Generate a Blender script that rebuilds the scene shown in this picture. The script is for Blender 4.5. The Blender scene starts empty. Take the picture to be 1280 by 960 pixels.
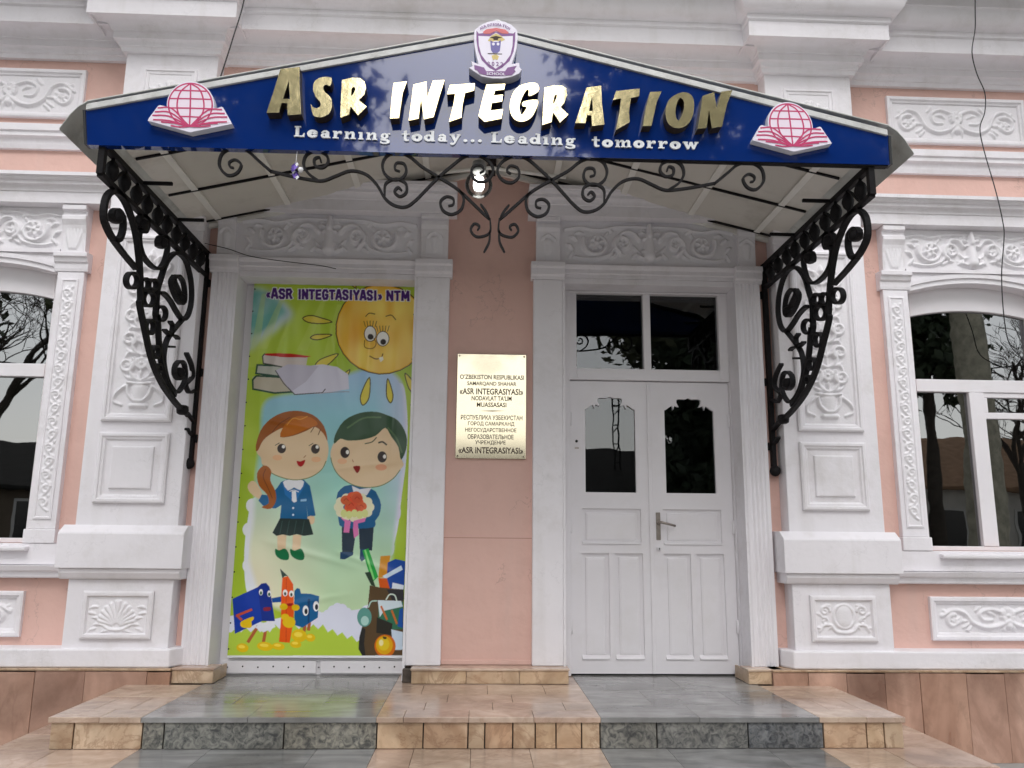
import bpy, bmesh, math, random
import numpy as np
from mathutils import Vector, Matrix
from mathutils.geometry import tessellate_polygon

SC = bpy.context.scene
COL = SC.collection
random.seed(7)
RNG = np.random.default_rng(11)

# ------------------------------------------------------------------ camera
FPX = 998.87                                   # focal length in photo pixels (1280 wide)
TILT, YAW, ROLL = (math.radians(a) for a in (10.8717, 2.3563, 0.5193))
CAM = np.array([0.0, -6.0, 1.0])
_cy, _sy, _ct, _st, _cr, _sr = (math.cos(YAW), math.sin(YAW), math.cos(TILT), math.sin(TILT), math.cos(ROLL), math.sin(ROLL))
CF = np.array([_sy*_ct, _cy*_ct, _st])
_R0 = np.array([_cy, -_sy, 0.0]); _U0 = np.cross(_R0, CF)
CR = _cr*_R0 + _sr*_U0; CU = -_sr*_R0 + _cr*_U0
cam = bpy.data.objects.new('camera', bpy.data.cameras.new('camera'))
COL.objects.link(cam)
cam.data.sensor_width = 36.0
cam.data.lens = FPX/1280*36.0
cam.data.clip_end = 3000
cam.data.clip_start = 0.05
m = Matrix.Identity(4)
for i in range(3):
    m[i][0], m[i][1], m[i][2], m[i][3] = CR[i], CU[i], -CF[i], CAM[i]
cam.matrix_world = m
SC.camera = cam

def _ray(px, py): return CR*(px-640) + CU*(480-py) + CF*FPX
def WY(px, py, Y):
    d = _ray(px, py); return CAM + d*((Y-CAM[1])/d[1])
def WX(px, py, X):
    d = _ray(px, py); return CAM + d*((X-CAM[0])/d[0])
def XZ(pts, Y):
    out = []
    for p in pts:
        w = WY(p[0], p[1], Y); out.append((w[0], w[2]))
    return out

# ------------------------------------------------------------------ world, sun, exposure
SUN_EL, SUN_AZ = math.radians(48), math.radians(180)
world = bpy.data.worlds.new('World'); SC.world = world
world.use_nodes = True
wn, wl = world.node_tree.nodes, world.node_tree.links
wn.clear()
sky = wn.new('ShaderNodeTexSky'); sky.sky_type = 'NISHITA'; sky.sun_disc = False
sky.sun_elevation = SUN_EL; sky.sun_rotation = SUN_AZ
sky.air_density = 1.4; sky.dust_density = 1.6; sky.ozone_density = 1.0
hs = wn.new('ShaderNodeHueSaturation'); hs.inputs['Saturation'].default_value = 0.22
hs.inputs['Value'].default_value = 1.0
bg = wn.new('ShaderNodeBackground'); bg.inputs[1].default_value = 0.15
wo = wn.new('ShaderNodeOutputWorld')
wl.new(sky.outputs[0], hs.inputs['Color']); wl.new(hs.outputs[0], bg.inputs[0]); wl.new(bg.outputs[0], wo.inputs[0])
sd = bpy.data.lights.new('sun', 'SUN'); sd.energy = 0.5; sd.angle = math.radians(50); sd.color = (1.0, 0.965, 0.94)
sun = bpy.data.objects.new('sun', sd); COL.objects.link(sun)
sun.location = (0, -20, 25)
_d = Vector((math.sin(SUN_AZ)*math.cos(SUN_EL), math.cos(SUN_AZ)*math.cos(SUN_EL), math.sin(SUN_EL)))
sun.rotation_euler = _d.to_track_quat('Z', 'Y').to_euler()
SC.view_settings.view_transform = 'Standard'
SC.view_settings.look = 'None'
SC.view_settings.exposure = 1.0
SC.view_settings.gamma = 1.0
SC.cycles.max_bounces = 7
SC.cycles.use_denoising = True

# ------------------------------------------------------------------ materials
def srgb(r, g, b):
    f = lambda c: (c/255)/12.92 if c/255 <= .04045 else ((c/255+.055)/1.055)**2.4
    return (f(r), f(g), f(b))
MATS = {}
def mat(name, col, rough=.6, metal=0.0, var=.06, vs=3.0, bump=0.0, bs=40.0, spec=.5, coat=0.0, rnd=None,
        dirt=None, dscale=1.2, damt=.5, rvar=0.0, crack=0.0, bump2=0.0, streak=None, emit=None, estr=0.0, stretch=None, coords='pos'):
    if name in MATS: return MATS[name]
    M = bpy.data.materials.new(name); M.use_nodes = True
    nt = M.node_tree; N, L = nt.nodes, nt.links
    P = N['Principled BSDF']
    P.inputs['Roughness'].default_value = rough
    P.inputs['Metallic'].default_value = metal
    P.inputs['Specular IOR Level'].default_value = spec
    P.inputs['Coat Weight'].default_value = coat
    P.inputs['Coat Roughness'].default_value = .02
    if coords == 'pos':
        src = N.new('ShaderNodeNewGeometry').outputs['Position']
    else:
        src = N.new('ShaderNodeTexCoord').outputs['Object']
    if stretch:
        mp = N.new('ShaderNodeMapping'); mp.inputs['Scale'].default_value = stretch
        L.new(src, mp.inputs[0]); src = mp.outputs[0]
    nz = N.new('ShaderNodeTexNoise'); nz.inputs['Scale'].default_value = vs; nz.inputs['Detail'].default_value = 6
    L.new(src, nz.inputs['Vector'])
    ramp = N.new('ShaderNodeValToRGB')
    ramp.color_ramp.elements[0].position = .3; ramp.color_ramp.elements[1].position = .7
    ramp.color_ramp.elements[0].color = tuple(max(0, c*(1-var)) for c in col)+(1,)
    ramp.color_ramp.elements[1].color = tuple(min(1, c*(1+var)) for c in col)+(1,)
    L.new(nz.outputs['Fac'], ramp.inputs[0])
    cout = ramp.outputs[0]
    def mixc(fac, a, b, mode='MIX'):
        mx = N.new('ShaderNodeMix'); mx.data_type = 'RGBA'; mx.blend_type = mode
        if isinstance(fac, (int, float)): mx.inputs[0].default_value = fac
        else: L.new(fac, mx.inputs[0])
        for inp, v in ((mx.inputs[6], a), (mx.inputs[7], b)):
            if isinstance(v, tuple): inp.default_value = v+(1,) if len(v) == 3 else v
            else: L.new(v, inp)
        return mx.outputs[2]
    if rnd:
        oi = N.new('ShaderNodeObjectInfo')
        rr = N.new('ShaderNodeValToRGB'); rr.color_ramp.interpolation = 'LINEAR'
        els = rr.color_ramp.elements
        while len(els) < len(rnd): els.new(.5)
        for i, c in enumerate(rnd):
            els[i].position = i/(len(rnd)-1); els[i].color = tuple(c)+(1,)
        L.new(oi.outputs['Random'], rr.inputs[0])
        cout = mixc(1.0, cout, rr.outputs[0], 'MULTIPLY')
    if dirt:
        n2 = N.new('ShaderNodeTexNoise'); n2.inputs['Scale'].default_value = dscale; n2.inputs['Detail'].default_value = 9
        n2.inputs['Roughness'].default_value = .7
        L.new(src, n2.inputs['Vector'])
        r2 = N.new('ShaderNodeValToRGB'); r2.color_ramp.elements[0].position = .52; r2.color_ramp.elements[1].position = .78
        r2.color_ramp.elements[0].color = (0, 0, 0, 1); r2.color_ramp.elements[1].color = (damt, damt, damt, 1)
        L.new(n2.outputs['Fac'], r2.inputs[0])
        cout = mixc(r2.outputs[0], cout, tuple(dirt))
    if streak:                                   # rain runs and old washes: long vertical smears
        ms_ = N.new('ShaderNodeMapping'); ms_.inputs['Scale'].default_value = (7.0, 7.0, .55); L.new(src, ms_.inputs[0])
        n4 = N.new('ShaderNodeTexNoise'); n4.inputs['Scale'].default_value = 1.0; n4.inputs['Detail'].default_value = 7; L.new(ms_.outputs[0], n4.inputs['Vector'])
        r4 = N.new('ShaderNodeValToRGB'); r4.color_ramp.elements[0].position = .55; r4.color_ramp.elements[1].position = .8
        r4.color_ramp.elements[0].color = (0, 0, 0, 1); r4.color_ramp.elements[1].color = (.55, .55, .55, 1); L.new(n4.outputs['Fac'], r4.inputs[0])
        cout = mixc(r4.outputs[0], cout, tuple(streak))
    if crack:                                    # hairline cracks where two noises agree
        n3 = N.new('ShaderNodeTexNoise'); n3.inputs['Scale'].default_value = 1.1; n3.inputs['Detail'].default_value = 8; n3.inputs['Roughness'].default_value = .6; L.new(src, n3.inputs['Vector'])
        s3 = N.new('ShaderNodeMath'); s3.operation = 'SUBTRACT'; s3.inputs[1].default_value = .5; L.new(n3.outputs['Fac'], s3.inputs[0])
        a3 = N.new('ShaderNodeMath'); a3.operation = 'ABSOLUTE'; L.new(s3.outputs[0], a3.inputs[0])
        r3 = N.new('ShaderNodeValToRGB'); r3.color_ramp.elements[0].position = 0; r3.color_ramp.elements[1].position = .0035
        r3.color_ramp.elements[0].color = (crack, crack, crack, 1); r3.color_ramp.elements[1].color = (0, 0, 0, 1); L.new(a3.outputs[0], r3.inputs[0])
        n5 = N.new('ShaderNodeTexNoise'); n5.inputs['Scale'].default_value = .8; L.new(src, n5.inputs['Vector'])
        g5 = N.new('ShaderNodeMath'); g5.operation = 'GREATER_THAN'; g5.inputs[1].default_value = .53; L.new(n5.outputs['Fac'], g5.inputs[0])
        m5 = N.new('ShaderNodeMath'); m5.operation = 'MULTIPLY'; L.new(r3.outputs[0], m5.inputs[0]); L.new(g5.outputs[0], m5.inputs[1])
        cout = mixc(m5.outputs[0], cout, tuple(c*.45 for c in col))
    L.new(cout, P.inputs['Base Color'])
    if rvar:
        mr = N.new('ShaderNodeMapRange'); mr.inputs['To Min'].default_value = max(.02, rough-rvar); mr.inputs['To Max'].default_value = rough+rvar
        L.new(nz.outputs['Fac'], mr.inputs[0]); L.new(mr.outputs[0], P.inputs['Roughness'])
    if bump:
        nb = N.new('ShaderNodeTexNoise'); nb.inputs['Scale'].default_value = bs; nb.inputs['Detail'].default_value = 5
        L.new(src, nb.inputs['Vector'])
        b = N.new('ShaderNodeBump'); b.inputs['Strength'].default_value = bump; b.inputs['Distance'].default_value = .01
        L.new(nb.outputs['Fac'], b.inputs['Height']); L.new(b.outputs[0], P.inputs['Normal'])
        if bump2:
            n6 = N.new('ShaderNodeTexNoise'); n6.inputs['Scale'].default_value = 5.5; n6.inputs['Detail'].default_value = 2; L.new(src, n6.inputs['Vector'])
            b6_ = N.new('ShaderNodeBump'); b6_.inputs['Strength'].default_value = bump2; b6_.inputs['Distance'].default_value = .04
            L.new(n6.outputs['Fac'], b6_.inputs['Height']); L.new(b6_.outputs[0], b.inputs['Normal'])
    if emit:
        P.inputs['Emission Color'].default_value = tuple(emit)+(1,); P.inputs['Emission Strength'].default_value = estr
    MATS[name] = M
    return M

WHITE = mat('white_stucco_paint', (.78, .755, .785), .62, var=.035, vs=1.7, bump=.22, bs=26, dirt=(.50, .47, .44), dscale=2.3, damt=.5, crack=.16, bump2=.2, streak=(.62, .59, .58))
FLUTE = mat('white_fluted_paint', (.78, .755, .785), .6, var=.03, vs=2, bump=.03, bs=30)
RELW = mat('white_relief_paint', (.78, .76, .785), .6, var=.03, vs=4, bump=.12, bs=60)
PINK = mat('pink_plaster', (.67, .435, .375), .75, var=.06, vs=1.3, bump=.22, bs=34, dirt=(.54, .34, .29), dscale=1.6, damt=.75, crack=.4, bump2=.3, streak=(.62, .43, .38))
WOODW = mat('white_door_paint', (.76, .735, .76), .42, var=.03, vs=2.5, bump=.06, bs=18, dirt=(.60, .57, .54), dscale=3.0, damt=.3)
IRON = mat('black_wrought_iron', (.012, .011, .012), .55, metal=0.0, spec=.12, var=.3, vs=20, bump=.2, bs=90, rvar=.12)
SOFF = mat('beige_soffit_sheet', (.64, .61, .555), .5, var=.05, vs=2.0, bump=.05, bs=8, dirt=(.36, .33, .27), dscale=2.6, damt=.6)
BATT = mat('pale_batten_strip', (.80, .78, .73), .5, var=.05, vs=6)
ROOFM = mat('weathered_roof_sheet', (.60, .61, .58), .45, metal=.15, var=.14, vs=5, bump=.2, bs=9, dirt=(.24, .22, .18), dscale=4, damt=.8)
EAVE = mat('brown_roof_metal', (.09, .075, .065), .5, var=.2)
BLUE = mat('glossy_blue_board', (.004, .024, .15), .05, var=.08, vs=2, coat=.5, spec=.5)
TRIMK = mat('black_board_trim', (.012, .013, .016), .4, var=.2)
LWHITE = mat('white_acrylic', (.80, .82, .84), .3, var=.02)
GOLD = mat('mirror_gold_sheet', (.92, .79, .46), .18, metal=1.0, var=.1, vs=14, bump=.16, bs=16)
BRONZE = mat('dark_bronze_edge', (.05, .033, .016), .35, metal=.4, var=.2)
PINKL = mat('pale_pink_acrylic', (.84, .73, .83), .35, var=.02)
FOAMW = mat('white_foam_edge', (.70, .69, .74), .6, var=.04)
MAGE = mat('magenta_line', (.52, .035, .14), .4, var=.05)
CRIMP = mat('crest_crimson', (.62, .10, .11), .4, var=.05)
PURP = mat('crest_purple', (.17, .04, .22), .4, var=.05)
LILAC = mat('crest_lilac_white', (.78, .74, .85), .4, var=.03)
OWLB = mat('owl_blue', (.10, .08, .33), .4, var=.1)
GOLDP = mat('crest_gold_print', (.62, .48, .14), .4, var=.1)
BRASS = mat('polished_brass_plate', (.50, .445, .33), .12, metal=1.0, var=.03, vs=8, bump=.012, bs=5)
ENGR = mat('engraved_brown_ink', (.045, .025, .015), .7, var=.2)
STEELH = mat('worn_nickel', (.32, .28, .25), .32, metal=.9, var=.15, vs=30)
DARKH = mat('dark_hole', (.01, .01, .01), .8, var=.1)
RUBB = mat('black_cable_rubber', (.02, .02, .022), .6, var=.1)
PURPT = mat('purple_print', (.075, .012, .16), .5, var=.05)
WHITP = mat('white_print', (.80, .80, .82), .5, var=.02)
GROUT = mat('dark_mortar', (.07, .055, .045), .9, var=.3, vs=20, bump=.4, bs=60)
GROUT2 = mat('pale_mortar', (.24, .15, .11), .9, var=.3, vs=20, bump=.3, bs=60)
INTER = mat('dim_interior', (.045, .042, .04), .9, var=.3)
GROUND = mat('grey_pavement', (.34, .33, .31), .85, var=.15, vs=2, bump=.4, bs=30)

def stone(name, cols, rough, scale, dark, vein, rnd, bump=.05, stretch=(1, 1, 1), spread=(.35, .65)):
    M = bpy.data.materials.new(name); M.use_nodes = True
    N, L = M.node_tree.nodes, M.node_tree.links; P = N['Principled BSDF']
    tc = N.new('ShaderNodeNewGeometry'); oi = N.new('ShaderNodeObjectInfo')
    ml = N.new('ShaderNodeVectorMath'); ml.operation = 'SCALE'; ml.inputs[3].default_value = 31.7
    cb = N.new('ShaderNodeCombineXYZ')
    for i in range(3): L.new(oi.outputs['Random'], cb.inputs[i])
    L.new(cb.outputs[0], ml.inputs[0])
    ad = N.new('ShaderNodeVectorMath'); ad.operation = 'ADD'
    mp = N.new('ShaderNodeMapping'); mp.inputs['Scale'].default_value = stretch; mp.inputs['Rotation'].default_value = (.2, .5, .3)
    L.new(tc.outputs['Position'], mp.inputs[0]); L.new(mp.outputs[0], ad.inputs[0]); L.new(ml.outputs[0], ad.inputs[1])
    n1 = N.new('ShaderNodeTexNoise'); n1.inputs['Scale'].default_value = scale; n1.inputs['Detail'].default_value = 8
    n1.inputs['Distortion'].default_value = 1.6
    L.new(ad.outputs[0], n1.inputs['Vector'])
    r1 = N.new('ShaderNodeValToRGB')
    r1.color_ramp.elements[0].position = spread[0]; r1.color_ramp.elements[1].position = spread[1]
    r1.color_ramp.elements[0].color = tuple(cols[0])+(1,); r1.color_ramp.elements[1].color = tuple(cols[1])+(1,)
    L.new(n1.outputs['Fac'], r1.inputs[0])
    rr = N.new('ShaderNodeValToRGB'); els = rr.color_ramp.elements
    while len(els) < len(rnd): els.new(.5)
    for i, c in enumerate(rnd):
        els[i].position = i/(len(rnd)-1); els[i].color = tuple(c)+(1,)
    L.new(oi.outputs['Random'], rr.inputs[0])
    mm = N.new('ShaderNodeMix'); mm.data_type = 'RGBA'; mm.blend_type = 'MULTIPLY'; mm.inputs[0].default_value = 1
    L.new(r1.outputs[0], mm.inputs[6]); L.new(rr.outputs[0], mm.inputs[7])
    n2 = N.new('ShaderNodeTexNoise'); n2.inputs['Scale'].default_value = scale*.7; n2.inputs['Detail'].default_value = 10
    n2.inputs['Roughness'].default_value = .65; n2.inputs['Distortion'].default_value = .8
    L.new(ad.outputs[0], n2.inputs['Vector'])
    ab = N.new('ShaderNodeMath'); ab.operation = 'SUBTRACT'; ab.inputs[1].default_value = .5
    L.new(n2.outputs['Fac'], ab.inputs[0])
    a2 = N.new('ShaderNodeMath'); a2.operation = 'ABSOLUTE'; L.new(ab.outputs[0], a2.inputs[0])
    r2 = N.new('ShaderNodeValToRGB'); r2.color_ramp.elements[0].position = 0; r2.color_ramp.elements[1].position = .035
    r2.color_ramp.elements[0].color = (vein, vein, vein, 1); r2.color_ramp.elements[1].color = (0, 0, 0, 1)
    L.new(a2.outputs[0], r2.inputs[0])
    mv = N.new('ShaderNodeMix'); mv.data_type = 'RGBA'; L.new(r2.outputs[0], mv.inputs[0])
    L.new(mm.outputs[2], mv.inputs[6]); mv.inputs[7].default_value = tuple(dark)+(1,)
    n7 = N.new('ShaderNodeTexNoise'); n7.inputs['Scale'].default_value = 1.7; n7.inputs['Detail'].default_value = 7; n7.inputs['Roughness'].default_value = .62
    L.new(tc.outputs['Position'], n7.inputs['Vector'])
    r7 = N.new('ShaderNodeValToRGB'); r7.color_ramp.elements[0].position = .36; r7.color_ramp.elements[1].position = .62
    r7.color_ramp.elements[0].color = (.62, .60, .58, 1); r7.color_ramp.elements[1].color = (1.06, 1.06, 1.06, 1); L.new(n7.outputs['Fac'], r7.inputs[0])
    m7 = N.new('ShaderNodeMix'); m7.data_type = 'RGBA'; m7.blend_type = 'MULTIPLY'; m7.inputs[0].default_value = 1
    L.new(mv.outputs[2], m7.inputs[6]); L.new(r7.outputs[0], m7.inputs[7])
    L.new(m7.outputs[2], P.inputs['Base Color'])
    mr = N.new('ShaderNodeMapRange'); mr.inputs['To Min'].default_value = rough*.45; mr.inputs['To Max'].default_value = rough*1.5
    L.new(n1.outputs['Fac'], mr.inputs[0]); L.new(mr.outputs[0], P.inputs['Roughness'])
    b = N.new('ShaderNodeBump'); b.inputs['Strength'].default_value = bump; b.inputs['Distance'].default_value = .01
    L.new(n2.outputs['Fac'], b.inputs['Height']); L.new(b.outputs[0], P.inputs['Normal'])
    return M
TAN = stone('tan_marble', ((.50, .375, .265), (.66, .545, .42)), .4, 5, (.30, .17, .10), .55,
            ((.92, .72, .62), (1.08, 1.04, .92), (.95, .80, .70), (1.1, 1.06, 1.0), (.86, .78, .70), (1.0, .88, .74)))
TANT = stone('tan_marble_tread', ((.50, .395, .32), (.62, .515, .43)), .2, 4, (.34, .22, .15), .35,
             ((.85, .76, .72), (1.0, .96, .9), (.92, .82, .78), (.98, .95, .92)))
CLAD = stone('brown_pink_marble', ((.33, .19, .135), (.58, .38, .29)), .35, 2.0, (.20, .11, .075), .22,
             ((.78, .76, .78), (1.06, 1.04, 1.04), (.88, .80, .72)), stretch=(1.3, 1, .6), spread=(.28, .74))
GREYT = stone('grey_marble_tread', ((.20, .197, .195), (.32, .315, .31)), .16, 2.4, (.3, .29, .28), .12,
              ((.88, .9, .9), (1.0, 1.0, 1.0), (.94, .95, .92)), stretch=(.6, 2.2, 1))
GREYR = stone('grey_granite_riser', ((.06, .062, .066), (.26, .255, .24)), .4, 24, (.32, .31, .28), .25,
              ((.8, .85, .95), (1.2, 1.15, 1.0), (.9, .95, .95)), bump=.25)

def glass_mat(name, ior, tint, rough=.01, wav=.02):
    M = bpy.data.materials.new(name); M.use_nodes = True
    N, L = M.node_tree.nodes, M.node_tree.links; N.clear()
    out = N.new('ShaderNodeOutputMaterial'); mx = N.new('ShaderNodeMixShader'); fr = N.new('ShaderNodeFresnel')
    fr.inputs[0].default_value = ior
    tr = N.new('ShaderNodeBsdfTransparent'); tr.inputs[0].default_value = tint+(1,)
    gl = N.new('ShaderNodeBsdfGlossy'); gl.inputs['Roughness'].default_value = rough
    g = N.new('ShaderNodeNewGeometry'); nz = N.new('ShaderNodeTexNoise'); nz.inputs['Scale'].default_value = 2.2
    L.new(g.outputs['Position'], nz.inputs['Vector'])
    b = N.new('ShaderNodeBump'); b.inputs['Strength'].default_value = wav; b.inputs['Distance'].default_value = .05
    L.new(nz.outputs['Fac'], b.inputs['Height']); L.new(b.outputs[0], gl.inputs['Normal'])
    L.new(fr.outputs[0], mx.inputs[0]); L.new(tr.outputs[0], mx.inputs[1]); L.new(gl.outputs[0], mx.inputs[2])
    L.new(mx.outputs[0], out.inputs[0])
    return M
GLASS = glass_mat('window_glass', 2.9, (.5, .52, .53))
GLASSD = glass_mat('door_glass', 1.78, (.5, .52, .53))

# ------------------------------------------------------------------ mesh helpers
WLOC = {}
def adopt(o, parent):
    if parent is None: return o
    o.parent = parent
    o.matrix_parent_inverse = Matrix.Translation(-Vector(WLOC.get(parent.name, (0, 0, 0))))
    return o
def catmull(pts, n=6, closed=False):
    P = [np.array(p, float) for p in pts]
    if closed: P = [P[-1]]+P+[P[0], P[1]]
    else: P = [2*P[0]-P[1]]+P+[2*P[-1]-P[-2]]
    out = []
    for i in range(1, len(P)-2):
        for k in range(n):
            t = k/n
            out.append(.5*((2*P[i])+(-P[i-1]+P[i+1])*t+(2*P[i-1]-5*P[i]+4*P[i+1]-P[i+2])*t*t+(-P[i-1]+3*P[i]-3*P[i+1]+P[i+2])*t**3))
    if not closed: out.append(P[-2])
    return out

class MB:
    def __init__(s): s.v = []; s.f = []; s.m = []
    def add(s, vs, fs, m=0):
        o = len(s.v); s.v += [tuple(map(float, v)) for v in vs]
        s.f += [tuple(i+o for i in f) for f in fs]; s.m += [m]*len(fs)
        return s
    def box(s, x0, x1, y0, y1, z0, z1, m=0):
        if x0 > x1: x0, x1 = x1, x0
        return s.add([(x0, y0, z0), (x1, y0, z0), (x1, y1, z0), (x0, y1, z0), (x0, y0, z1), (x1, y0, z1), (x1, y1, z1), (x0, y1, z1)],
                     [(0, 1, 5, 4), (1, 2, 6, 5), (2, 3, 7, 6), (3, 0, 4, 7), (4, 5, 6, 7), (3, 2, 1, 0)], m)
    def _prism(s, poly, holes, fn, a, b, mf=0, ms=0, back=True):
        loops = [list(poly)]+[list(h) for h in (holes or [])]
        flat = [p for l in loops for p in l]
        tris = tessellate_polygon([[Vector((p[0], p[1], 0)) for p in l] for l in loops])
        n = len(flat)
        area = sum(l0[0]*l1[1]-l1[0]*l0[1] for l0, l1 in zip(loops[0], loops[0][1:]+loops[0][:1]))
        fr = []
        for t in tris:
            p, q, r = (flat[i] for i in t)
            ar = (q[0]-p[0])*(r[1]-p[1])-(r[0]-p[0])*(q[1]-p[1])
            if abs(ar) < 1e-12: continue
            fr.append(tuple(t) if ar > 0 else (t[0], t[2], t[1]))
        vs = [fn(p, a) for p in flat]+[fn(p, b) for p in flat]
        s.add(vs, fr, mf)
        o = len(s.v)-2*n
        if back:
            s.f += [tuple(i+n+o for i in reversed(t)) for t in fr]; s.m += [mf]*len(fr)
        k = 0
        for li, l in enumerate(loops):
            ar = sum(l0[0]*l1[1]-l1[0]*l0[1] for l0, l1 in zip(l, l[1:]+l[:1]))
            ccw = (ar > 0) == (li == 0)
            for i in range(len(l)):
                i0, i1 = o+k+i, o+k+(i+1) % len(l)
                s.f.append((i1, i0, i0+n, i1+n) if ccw else (i0, i1, i1+n, i0+n)); s.m.append(ms)
            k += len(l)
        return s
    def prism_y(s, poly, y0, y1, mf=0, ms=0, holes=None, back=True):   # poly (x,z); y0 front (smaller y)
        return s._prism(poly, holes, lambda p, t: (p[0], t, p[1]), y0, y1, mf, ms, back)
    def prism_x(s, poly, x0, x1, m=0):                                  # poly (y,z)
        return s._prism(poly, None, lambda p, t: (t, p[0], p[1]), x1, x0, m, m)
    def prism_z(s, poly, z0, z1, m=0):                                  # poly (x,y)
        return s._prism(poly, None, lambda p, t: (p[0], p[1], t), z1, z0, m, m)
    def rings(s, x0, x1, z0, z1, prof, fill=True, m=0):                 # prof: (inset, y)
        vs, fs = [], []
        for d, y in prof:
            vs += [(x0+d, y, z0+d), (x1-d, y, z0+d), (x1-d, y, z1-d), (x0+d, y, z1-d)]
        for k in range(len(prof)-1):
            for i in range(4):
                a, b = 4*k+i, 4*k+(i+1) % 4
                fs.append((a, b, b+4, a+4))
        if fill:
            k = 4*(len(prof)-1); fs.append((k, k+1, k+2, k+3))
        return s.add(vs, fs, m)
    def tube(s, pts, r, n=6, m=0, cap=True):
        P = [np.array(p, float) for p in pts]
        rs = r if hasattr(r, '__len__') else [r]*len(P)
        ref = np.array([0.13, 0.31, 1.0]); vs, fs = [], []
        for i, p in enumerate(P):
            t = P[min(i+1, len(P)-1)]-P[max(i-1, 0)]; t = t/(np.linalg.norm(t)+1e-12)
            a = np.cross(t, ref); 
            if np.linalg.norm(a) < .1: a = np.cross(t, np.array([1., 0, 0]))
            a /= np.linalg.norm(a); b = np.cross(t, a)
            for k in range(n):
                an = 2*math.pi*k/n; vs.append(p+rs[i]*(math.cos(an)*a+math.sin(an)*b))
        for i in range(len(P)-1):
            for k in range(n):
                fs.append((i*n+k, i*n+(k+1) % n, (i+1)*n+(k+1) % n, (i+1)*n+k))
        if cap:
            fs.append(tuple(range(n-1, -1, -1))); fs.append(tuple((len(P)-1)*n+k for k in range(n)))
        return s.add(vs, fs, m)
    def band(s, pts, axis, w, th, m=0):                                 # flat bar swept along pts; w along axis, th in plane
        P = [np.array(p, float) for p in pts]; ax = np.array(axis, float); vs, fs = [], []
        ths = th if hasattr(th, '__len__') else [th]*len(P)
        for i, p in enumerate(P):
            t = P[min(i+1, len(P)-1)]-P[max(i-1, 0)]; t = t/(np.linalg.norm(t)+1e-12)
            nrm = np.cross(t, ax); nrm /= (np.linalg.norm(nrm)+1e-12)
            h = ths[i]/2
            vs += [p-ax*w/2-nrm*h, p+ax*w/2-nrm*h, p+ax*w/2+nrm*h, p-ax*w/2+nrm*h]
        for i in range(len(P)-1):
            for k in range(4):
                fs.append((i*4+k, i*4+(k+1) % 4, (i+1)*4+(k+1) % 4, (i+1)*4+k))
        n = 4*(len(P)-1)
        fs += [(3, 2, 1, 0), (n, n+1, n+2, n+3)]
        return s.add(vs, fs, m)
    def lathe(s, prof, c, n=16, m=0):                                   # prof (r,z) about vertical axis at c
        vs, fs = [], []
        for r, z in prof:
            for k in range(n):
                a = 2*math.pi*k/n; vs.append((c[0]+r*math.cos(a), c[1]+r*math.sin(a), c[2]+z))
        for i in range(len(prof)-1):
            for k in range(n):
                fs.append((i*n+k, i*n+(k+1) % n, (i+1)*n+(k+1) % n, (i+1)*n+k))
        fs += [tuple(range(n-1, -1, -1)), tuple((len(prof)-1)*n+k for k in range(n))]
        return s.add(vs, fs, m)
    def ball(s, c, r, m=0, n=10):
        pr = [(max(.0005, r*math.sin(math.pi*i/6)), -r*math.cos(math.pi*i/6)) for i in range(7)]
        return s.lathe(pr, c, n, m)
    def build(s, name, mats, parent=None, smooth=False, bevel=0.0, fix=True, autosm=None):
        me = bpy.data.meshes.new(name)
        me.from_pydata(s.v, [], s.f)
        if not isinstance(mats, (list, tuple)): mats = [mats]
        for mm in mats: me.materials.append(mm)
        me.polygons.foreach_set('material_index', s.m)
        if fix:
            bm = bmesh.new(); bm.from_mesh(me)
            bmesh.ops.recalc_face_normals(bm, faces=bm.faces[:]); bm.to_mesh(me); bm.free()
        if smooth: me.polygons.foreach_set('use_smooth', [True]*len(me.polygons))
        me.update()
        o = bpy.data.objects.new(name, me); COL.objects.link(o)
        adopt(o, parent)
        if bevel:
            b = o.modifiers.new('bevel', 'BEVEL'); b.width = bevel; b.segments = 2; b.limit_method = 'ANGLE'; b.angle_limit = math.radians(40)
        if autosm:
            me.polygons.foreach_set('use_smooth', [True]*len(me.polygons))
            me.set_sharp_from_angle(angle=math.radians(autosm))
        return o

def tag(o, label, cat=None, group=None, kind=None):
    if label: o['label'] = label
    if cat: o['category'] = cat
    if group: o['group'] = group
    if kind: o['kind'] = kind
    return o
def empty(name, loc=(0, 0, 0), parent=None):
    o = bpy.data.objects.new(name, None); COL.objects.link(o); o.location = loc; o.empty_display_size = .2
    adopt(o, parent); WLOC[o.name] = tuple(loc)
    return o

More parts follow.
